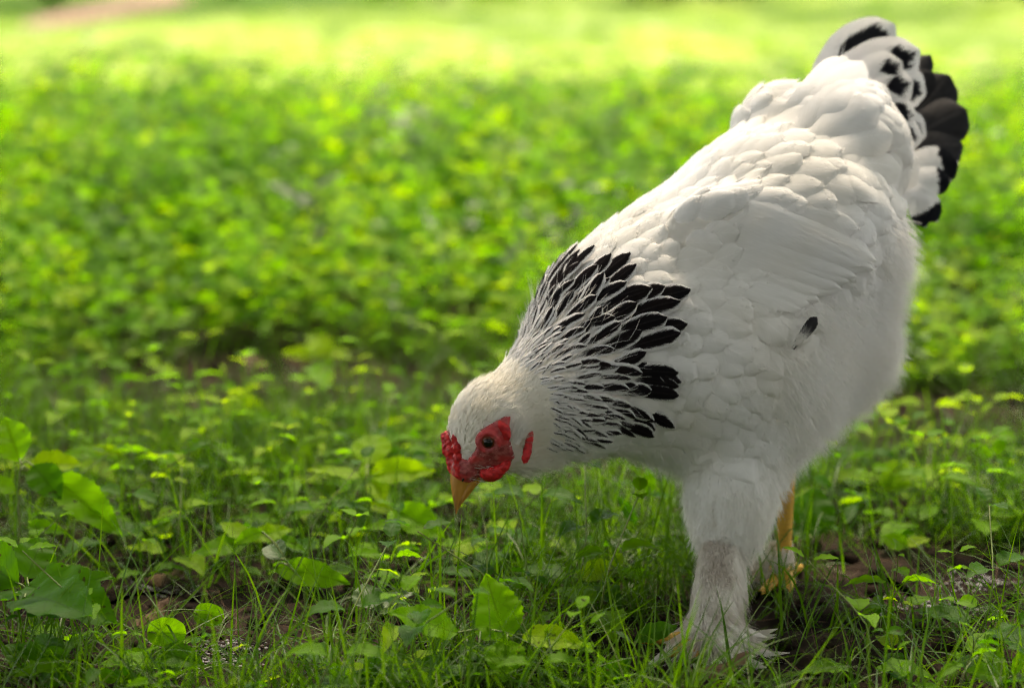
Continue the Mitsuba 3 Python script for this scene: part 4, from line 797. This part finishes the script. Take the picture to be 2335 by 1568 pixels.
def where(x, y, h): q = pix([x, y, h]); return round(100 * q[0] / W0), round(100 * q[1] / H0)
TONE = {L_: 'green', Br: 'bright', Dk: 'dark', Gy: 'greyish'}
ADJ = ['oval leaved', 'tall oval leaved', 'broad heart leaved', 'narrow leaved', 'round leaved', 'low oval leaved', 'tiny round leaved', 'low narrow leaved']
HT = [.20, .24, .17, .15, .21, .10, .06, .08]
stuff = {k: Bag() for k in (L_, Br, Dk, Gy, 'stem_green')}
count, taken = 0, set()
ACROSS = ['at the left edge', 'near the left edge', 'left of the left third', 'on the left third', 'right of the left third', 'left of the middle', 'at the middle', 'right of the middle', 'left of the right third', 'on the right third', 'right of the right third', 'near the right edge', 'at the right edge']
DOWN = ['at the top', 'near the top', 'below the top', 'a fifth down', 'a quarter down', 'a third down', 'above half height', 'just above half height', 'at half height', 'just below half height', 'below half height', 'two thirds down', 'three quarters down', 'four fifths down', 'near the bottom', 'at the bottom']
def said(lead, u, w):
    lab = f'{lead} {ACROSS[min(12, max(0, int(u / 100 * 13)))]}, {DOWN[min(15, max(0, int(w / 100 * 16)))]}'
    if lab in taken: return None
    taken.add(lab); return lab
bed = sorted(scatter(1250, 2.60, 4.75, 0.036), key=lambda q: q[1])
for x, y in bed:
    kd = int(rng.choice([0, 1, 2, 3, 4], p=[.34, .24, .22, .08, .12])); s = rng.uniform(0.80, 1.20) * (0.46 + 0.54 * sstep(2.5, 4.0, y))
    if x < -0.12 * y: s *= 1.06
    if x > 0.35: s = min(s, 0.46 + 0.5 * sstep(2.6, 3.6, y))
    pal = LEFTBED if x < -0.1 * y else BED; a = rng.uniform(0, 6.28); u, w = where(x, y, HT[kd] * s * 0.8)
    hid = inpoly(u * W0 / 100, w * H0 / 100, HENSHAPE)
    pal = [pal[int(rng.integers(len(pal)))]] * 3 + [pal[0]] if rng.random() < 0.8 else pal; lab = said(f'blurred {TONE[pal[0]]} {ADJ[kd]} weed', u, w) if count < 280 and 0 <= u <= 100 and w > 2 and not hid else None
    if lab:
        count += 1; weed(kd, x, y, s, a, pal, lab, 'weed', 'weeds of the blurred bed behind the hen', 'bed_weed')
    else: weed(kd, x, y, s, a, pal, None, None, None, None, 'bag', bag=stuff)
for (x, y) in scatter(330, 4.1, 5.1, 0.045): weed(int(rng.integers(0, 5)), x, y, rng.uniform(0.85, 1.25), rng.uniform(0, 6.28), BED, None, None, None, None, 'bag', bag=stuff)
labels[key('far_weeds')] = {'label': 'dense blurred green weeds at the far edge of the weed bed', 'category': 'weeds', 'kind': 'stuff'}
for q, (k, b) in enumerate(stuff.items()):
    if b.n: mm, uv = b.mesh(); scene[f'far_weeds__{q + 1:03d}'] = mikit.ply(mm, k, smooth=True, uv=uv)
for kinds, n_, y0, y1, r, s0, s1, pal, nm, gp, tail in (([5, 5, 6, 7, 7], 230, 2.02, 2.80, 0.040, .75, 1.25, [L_, Br, L_, Br], 'small_weed', 'small weeds between grass and weed bed', 'weed in grass'),
                                    ([6, 6, 7, 5], 150, 1.46, 2.2, 0.036, .55, 1.1, [Dk, L_, L_, Dk, Dk, L_, Br], 'tiny_weed', 'tiny low weeds in the foreground grass', 'weed in grass')):
    for x, y in scatter(n_, y0, y1, r, 0.03, clear_of_hen):
        kd = int(rng.choice(kinds)); s = rng.uniform(s0, s1); u, w = where(x, y, HT[kd] * s * 0.8)
        if not (0 < u < 100 and w < 100) or inpoly(u * W0 / 100, w * H0 / 100, HENSHAPE): continue
        tone = pal[int(rng.integers(len(pal)))]; lab = said(f'{TONE[tone]} {ADJ[kd]} {tail}', u, w)
        if lab: weed(kd, x, y, s, rng.uniform(0, 6.28), [tone], lab, 'weed', gp, nm, fine=True)

# ------------------------------------------------------------------ grass
def blades(n, xs, ys, lens, wid, lean, bend, segs=7, zz=None):
    t = np.linspace(0, 1, segs); a = rng.uniform(0, 2 * np.pi, n); out = np.stack([np.cos(a), np.sin(a), 0 * a], 1)
    z0 = height(xs, ys) - 0.003 if zz is None else zz; base = np.stack([xs, ys, z0], 1)
    ln = np.abs(rng.normal(lean, lean * 0.6, n)); bd = bend * rng.random(n) ** 1.3
    ang = ln[:, None] + bd[:, None] * t[None]           # angle from upright along the blade
    step = lens[:, None] / (segs - 1); dx = np.cumsum(np.sin(ang) * step, 1) - np.sin(ang[:, :1]) * step; dz = np.cumsum(np.cos(ang) * step, 1) - np.cos(ang[:, :1]) * step
    c = base[:, None] + out[:, None] * dx[..., None]; c[..., 2] += dz; c[..., 2] = np.maximum(c[..., 2], z0[:, None] + 0.002 * (1 - t) + 0.001)
    side = np.stack([-out[:, 1], out[:, 0], 0 * a], 1); tw = rng.normal(0, 0.5, n); side = norm(side * np.cos(tw)[:, None] + np.array([0, 0, 1.0]) * np.sin(tw)[:, None])
    w = wid[:, None] / 2 * np.interp(t, [0, .15, .5, .8, 1], [.7, 1, .9, .5, .04])[None]
    lf, rt = c - side[:, None] * w[..., None], c + side[:, None] * w[..., None]; mid = c - np.array([0, 0, 1.0]) * (w * 0.35)[..., None]
    v = np.stack([lf, mid, rt], 2).reshape(n, segs * 3, 3); f = grid_faces(segs, 3)
    uv = np.empty((n, segs * 3, 2)); uv[..., 0] = np.tile([0, .5, 1], segs); uv[..., 1] = np.repeat(t, 3)
    return (v.reshape(-1, 3), (f[None] + (np.arange(n) * segs * 3)[:, None, None]).reshape(-1, 3)), uv.reshape(-1, 2)
def field_xy(n, y0, y1, mrg, clump=0.75, bare=0.93):
    y = np.sqrt(rng.uniform(y0 * y0, y1 * y1, n * 3)); x = rng.uniform(-1, 1, n * 3) * (0.228 * y + mrg)
    dens = (1 - bare * open_soil(x, y)) * (1 - clump + clump * sstep(0.38, 0.62, meshkit.fbm(np.stack([x * 7, y * 7, 0 * x], -1), 3, 9)))
    k = np.where(rng.random(n * 3) < dens)[0][:n]; return x[k], y[k]
def turf(n, y0, y1, l0, l1, w0, w1, lean, bend, bsdf, name, mrg=0.08, clump=0.55, **lab):
    x, y = field_xy(n, y0, y1, mrg, clump); k = len(x); L = l0 + (l1 - l0) * rng.random(k) ** 1.8
    mesh, uv = blades(k, x, y, L, rng.uniform(w0, w1, k), lean, bend); return add(name, mesh, bsdf, None, True, uv, **lab)
labels[key('grass')] = {'label': 'thin tangled green grass covering the soil around the hen', 'category': 'grass', 'kind': 'stuff'}
q = 0
for args in ((12500, 1.42, 2.9, .035, .14, .0010, .0026, .45, 1.5, 'grass_green'), (2000, 1.42, 2.9, .04, .13, .0008, .0018, .7, 2.0, 'grass_pale'), (10000, 1.42, 2.8, .012, .045, .0005, .0012, .8, 1.6, 'grass_green'), (4200, 1.42, 2.8, .02, .07, .0004, .0010, 1.0, 1.5, 'dead_leaf_skin')):
    q += 1; n_, y0, y1, l0, l1, w0, w1, le, be, bs = args; x, y = field_xy(n_, y0, y1, 0.08, *((0.2, -0.5) if bs == 'dead_leaf_skin' else ())); k = len(x)
    mesh, uv = blades(k, x, y, l0 + (l1 - l0) * rng.random(k) ** 1.8, rng.uniform(w0, w1, k), le, be); scene[f'grass__{q:03d}'] = mikit.ply(mesh, bs, smooth=True, uv=uv)
# single tall blades: pixel of the root, then pixels along the blade
def tall_blade(pts_, width, bsdf, label, group=None, dd=0.0):
    t = thing('grass_blade', label, 'grass blade', group); used.pop(t, None); D = depth_of(G(*pts_[0]))
    c = curve([G(*pts_[0]) - [0, 0, .004]] + [P(a, b, D + dd * (i + 1) / len(pts_)) for i, (a, b) in enumerate(pts_[1:])], 16)
    tt = norm(np.gradient(c, axis=0)); sd = norm(np.cross(tt, -FW + 0.6 * rng.normal(size=3))); w = width / 2 * np.interp(np.linspace(0, 1, 16), [0, .2, .6, .85, 1], [.7, 1, .9, .5, .05])
    nn = np.cross(sd, tt); v = np.stack([c - sd * w[:, None], c - nn * (w * .35)[:, None], c + sd * w[:, None]], 1).reshape(-1, 3)
    uv = np.stack([np.tile([0, .5, 1], 16), np.repeat(np.linspace(0, 1, 16), 3)], -1); scene[t] = mikit.ply((v, grid_faces(16, 3)), bsdf, smooth=True, uv=uv)
gr, pl = 'grass_green', 'grass_pale'
tall_blade([(1868, 1320), (1872, 1160), (1878, 1030), (1887, 905)], .0022, gr, 'tall dark upright grass blade crossing the belly down right of the shank')
tall_blade([(1880, 1300), (1860, 1120), (1830, 950), (1812, 845)], .0016, gr, 'thin tall grass blade leaning left across the white flank')
tall_blade([(1900, 1460), (1800, 1290), (1720, 1190), (1648, 1130)], .0022, gr, 'grass blade leaning left across the feathered thigh')
tall_blade([(1690, 1480), (1720, 1320), (1760, 1200), (1805, 1080)], .0018, gr, 'thin blade leaning right in front of the thigh and shank')
tall_blade([(1650, 1520), (1660, 1390), (1690, 1290), (1706, 1250)], .0020, gr, 'grass blade rising in front of the feathered shank')
tall_blade([(1620, 1540), (1700, 1440), (1760, 1395)], .0026, gr, 'broad blade slanting right over the feathered foot')
tall_blade([(1672, 1620), (1680, 1500), (1690, 1390)], .0062, gr, 'wide blurred blade standing in front of the near foot')
tall_blade([(1760, 1610), (1730, 1500), (1705, 1420)], .0050, gr, 'wide blurred blade leaning left beside the near foot')
for i, pts_ in enumerate([[(1965, 1400), (1985, 1240), (1960, 1100)], [(2060, 1420), (2080, 1250), (2090, 1140), (2095, 1010)], [(2205, 1400), (2215, 1200), (2235, 1050), (2240, 940)], [(1930, 1390), (1960, 1250), (2080, 1140), (2160, 1090)], [(2020, 1430), (2060, 1300), (2085, 1180)], [(2150, 1450), (2190, 1310), (2210, 1190)], [(2240, 1460), (2250, 1330), (2230, 1220)], [(1900, 1440), (1940, 1300), (1945, 1180)], [(1990, 1460), (2010, 1330), (2070, 1210)], [(2120, 1400), (2130, 1290), (2170, 1170), (2240, 1080)], [(2300, 1440), (2290, 1300), (2310, 1180)], [(1850, 1460), (1900, 1330), (1990, 1250)], [(2030, 1500), (2060, 1400), (2150, 1330)]]):
    tall_blade(pts_, rng.uniform(.0014, .0026), gr, 'tall thin green grass blade right of the hen', 'tall grass blades right of the hen', rng.normal(0, .03))
tall_blade([(60, 1370), (50, 1250), (38, 1110)], .0024, Dk, 'dark upright blade behind the large leaves at the left edge')
tall_blade([(328, 1300), (325, 1250), (330, 1190)], .0024, 'stem_brown', 'short dark brown bare stalk among the grass at the left')
tall_blade([(395, 1110), (380, 900), (330, 800), (260, 770)], .0030, pl, 'pale grass blade arching left over the weeds', None, .03)
tall_blade([(215, 1080), (230, 980), (262, 880), (290, 830)], .0026, gr, 'bright curved blade at the left rising beside the pale arching one')
tall_blade([(160, 1560), (250, 1420), (420, 1320), (500, 1250)], .0026, gr, 'long blade slanting up to the right at the lower left')
tall_blade([(700, 1480), (640, 1350), (560, 1220), (470, 1080)], .0022, pl, 'long pale blade leaning left through the middle grass')
tall_blade([(640, 1240), (700, 1140), (860, 1000), (960, 1060)], .0014, pl, 'thin pale blade bending over behind the beak weed')
tall_blade([(560, 1300), (620, 1190), (720, 1150), (1000, 1240)], .0020, pl, 'long pale blade arching right below the beak')
tall_blade([(960, 760), (963, 830), (960, 950)][::-1], .0020, gr, 'upright green blade in front of the weeds left of the neck', None)
tall_blade([(800, 1560), (860, 1300), (870, 1090)], .0028, gr, 'cut off upright blade in front of the beak weed')
tall_blade([(1190, 1500), (1080, 1290), (1048, 1180)], .0018, gr, 'blade leaning left just under the beak tip')
tall_blade([(1060, 1360), (1110, 1230), (1170, 1150), (1195, 1060)], .0026, gr, 'bright blade leaning right below the white throat')
tall_blade([(880, 1350), (1000, 1300), (1130, 1200), (1290, 1250)], .0024, pl, 'shiny pale blade bowed over the grass under the head')
tall_blade([(780, 1400), (900, 1345), (1020, 1320), (1120, 1330)], .0020, pl, 'flat shiny blade lying across the grass above the centre weed')
# lawn far behind
def far_lawn(n, y0, y1, l0, l1, w, no):
    y = y0 + (y1 - y0) * rng.random(n) ** 1.3; x = rng.uniform(-1, 1, n) * (0.24 * y + 0.5); keep = np.hypot((x + 2.16) / 0.26, (y - 12.4) / 2.6) > 0.85; x, y = x[keep], y[keep]; k = len(x)
    mesh, uv = blades(k, x, y, rng.uniform(l0, l1, k), w * rng.uniform(0.6, 1.4, k), 0.35, 1.1, 4, np.full(k, -0.006)); scene[f'lawn_grass__{no:03d}'] = mikit.ply(mesh, 'lawn_blade', smooth=True, uv=uv)
labels[key('lawn_grass')] = {'label': 'pale sunlit lawn grass blurred far behind the weed bed', 'category': 'grass', 'kind': 'stuff'}
far_lawn(5000, 4.9, 6.2, .03, .08, .007, 1)
lx, ly = np.meshgrid(np.linspace(-9, 9, 260), 4.85 + 24 * np.linspace(0, 1, 240) ** 1.6, indexing='ij')
lz = 0.004 + 0.035 * meshkit.fbm(np.stack([lx * 4, ly * 2.5, 0 * lx], -1), 3, 21) ** 1.5 * sstep(4.85, 5.3, ly) * sstep(0.8, 1.6, np.hypot((lx + 2.2) / 0.24, (ly - 13.4) / 2.8))
lf_ = grid_faces(260, 240); lv = np.stack([lx, ly, lz], -1).reshape(-1, 3)
if np.cross(lv[lf_[0, 1]] - lv[lf_[0, 0]], lv[lf_[0, 2]] - lv[lf_[0, 0]])[2] < 0: lf_ = lf_[:, ::-1]
scene['lawn_grass__002'] = mikit.ply((lv, lf_), 'turf', smooth=True)
xs = np.linspace(0, 2 * np.pi, 41)[:-1]; rr = 1 + 0.18 * np.sin(xs * 3 + 1) + 0.1 * np.sin(xs * 5)
pv = np.vstack([[[-2.35, 13.4, 0.020]], np.stack([-2.35 + 0.26 * rr * np.cos(xs), 13.4 + 2.6 * rr * np.sin(xs), np.full(40, 0.010)], 1)])
scene['dirt_patch'] = mikit.ply((pv, np.array([[0, i + 1, (i + 1) % 40 + 1] for i in range(40)])), 'bare_dirt'); labels['dirt_patch'] = {'kind': 'structure'}

# ------------------------------------------------------------------ litter
def dead_leaf(px, py, size, label, a):
    mesh, uv = leaf_mesh(11, 5, 'ovate', 0, -0.25, -0.5, 0.20, int(px), .55); g = G(px, py); M = place(g[0], g[1], size, a)
    add('dead_leaf', (mesh[0] @ M[:3, :3].T + M[:3, 3] + [0, 0, .006], mesh[1]), 'dead_leaf_skin', None, True, uv, label=label, category='dead leaf')
dead_leaf(330, 1330, .035, 'curled brown dead leaf on dark soil at the left', 0.2); dead_leaf(310, 1440, .04, 'grey brown dead leaf lying flat left of the ragged weed', 1.0)
dead_leaf(1590, 1555, .045, 'brown dead leaf in front of the feathered foot at the bottom edge', 0.3); dead_leaf(640, 830, .06, 'brown dead leaf on the bare soil among the left weeds', 0.5); dead_leaf(600, 850, .05, 'dull dead leaf at the front of the bare soil among the weeds', 2.2)
def twig(a, b, r, label):
    A, Z = G(*a), G(*b); c = curve([A + [0, 0, .008], (A + Z) / 2 + [0, .004, .012], Z + [0, 0, .007]], 10); c[:, 2] += 0.0006 * rng.normal(size=10)
    add('twig', tube(c, np.linspace(r, r * .6, 10), 6), 'stem_brown', None, True, label=label, category='twig')
twig((240, 1400), (410, 1375), .0016, 'thin brown twig on the dark soil at the lower left'); twig((1400, 1345), (1480, 1370), .0022, 'short pale brown twig left of the feathered foot'); twig((2080, 1375), (1960, 1330), .003, 'brown twig lying on the soil right of the near foot'); twig((1540, 1560), (1640, 1520), .002, 'dark twig beside the dead leaf below the foot')

# ------------------------------------------------------------------ trees and shrubs: the shade over the foreground, the dark far edge
def leaf_cloud(centres, radii, n, size, bsdf, parent, name='crown', **lab):
    c = np.repeat(centres, n, 0); R = np.repeat(radii, n); k = len(c); d = norm(rng.normal(size=(k, 3))) * (R * rng.random(k) ** 0.45)[:, None] * np.array([1, 1, .6]); p = c + d
    x = norm(rng.normal(size=(k, 3)) * [1, 1, .5]); z = norm(np.array([0, 0, 1.0]) + .7 * rng.normal(size=(k, 3))); z = norm(z - x * (x * z).sum(1, keepdims=True)); y = np.cross(z, x); s = size * rng.uniform(.6, 1.3, k)[:, None]
    v = np.stack([p - x * s, p - y * s * .45 - z * s * .1, p + x * s, p + y * s * .45 - z * s * .1], 1).reshape(-1, 3); i = np.arange(k)[:, None] * 4
    f = np.vstack([i + [0, 1, 2], i + [0, 2, 3]]); uv = np.tile([[.5, 0], [0, .5], [.5, 1], [1, .5]], (k, 1)); add(name, (v, f), bsdf, parent, False, uv, **lab)
tr = thing('shade_tree', 'spreading leafy tree behind the camera shading the hen and the near ground', 'tree')
tk = np.array([-1.6, -2.2, 0]); add('trunk', tube(curve([tk - [0, 0, .1], tk + [.1, .1, 1.5], tk + [.2, .3, 3.2]], 12), np.linspace(.24, .15, 12), 12), 'bark', tr, True)
cc = []
for q in range(64):
    x, y = rng.uniform(-5.0, 5.0), rng.uniform(-6.0, 2.3); cc.append([x, y, rng.uniform(2.5, 4.4) + .05 * abs(x)])
for q in range(10): cc.append([rng.uniform(-5.0, -1.6), rng.uniform(1.2, 4.2), rng.uniform(2.8, 4.2)])
cc = np.array(cc)
for c in cc[::5]: add('limb', tube(curve([tk + [.2, .3, rng.uniform(2.2, 3.1)], (tk + c) / 2 + [0, 0, 1.4], c], 10), np.linspace(.09, .02, 10), 7), 'bark', tr, True)
leaf_cloud(np.array([[rng.uniform(-4.6, -0.65) if q < 18 else rng.uniform(1.55, 3.6), rng.uniform(2.4, 4.8), rng.uniform(3.2, 4.6)] for q in range(27)]), np.full(27, .9), 220, .10, 'canopy_leaf', tr)
leaf_cloud(cc, np.full(len(cc), .95), 400, .10, 'canopy_leaf', tr)
for q, (x, y, lab) in enumerate([(-3.4, -3.6, 'tall leafy bush behind the camera on the left'), (-.4, -4.6, 'tall leafy bush right behind the camera'), (2.8, -3.8, 'tall leafy bush behind the camera on the right'), (-3.6, -.6, 'leafy bush beside the camera far on the left'), (3.3, -.4, 'leafy bush beside the camera far on the right')]):
    t = thing('bush', lab, 'bush'); add('stem', tube([[x, y, -.05], [x, y, 1.4]], [.06, .03], 6), 'bark', t, True)
    cs = np.array([[x + rng.normal(0, .8), y + rng.normal(0, .35), rng.uniform(.3, 2.4)] for _ in range(22)]); leaf_cloud(cs, np.full(22, .6), 260, .10, 'canopy_leaf', t, 'foliage')
for q, (x, y, w, lab) in enumerate([(-2.75, 13.6, .30, 'dark blurred shrub at the upper left far behind the lawn'), (0.95, 14.2, .22, 'dark blurred shrub at the top edge right of the middle'), (3.15, 13.8, .24, 'dark blurred shrub at the upper right corner far behind'), (-0.45, 14.4, .4, 'green blurred shrub at the top edge left of the middle')]):
    t = thing('shrub', lab, 'shrub'); add('stem', tube([[x, y, -.05], [x, y, .7]], [.04, .02], 6), 'bark', t, True)
    cs = np.array([[x + rng.normal(0, w), y + rng.normal(0, .2), rng.uniform(.15, .9)] for _ in range(12)]); leaf_cloud(cs, np.full(12, .28), 220, .05, 'leaf_mid' if q == 3 else 'leaf_dark', t, 'foliage')
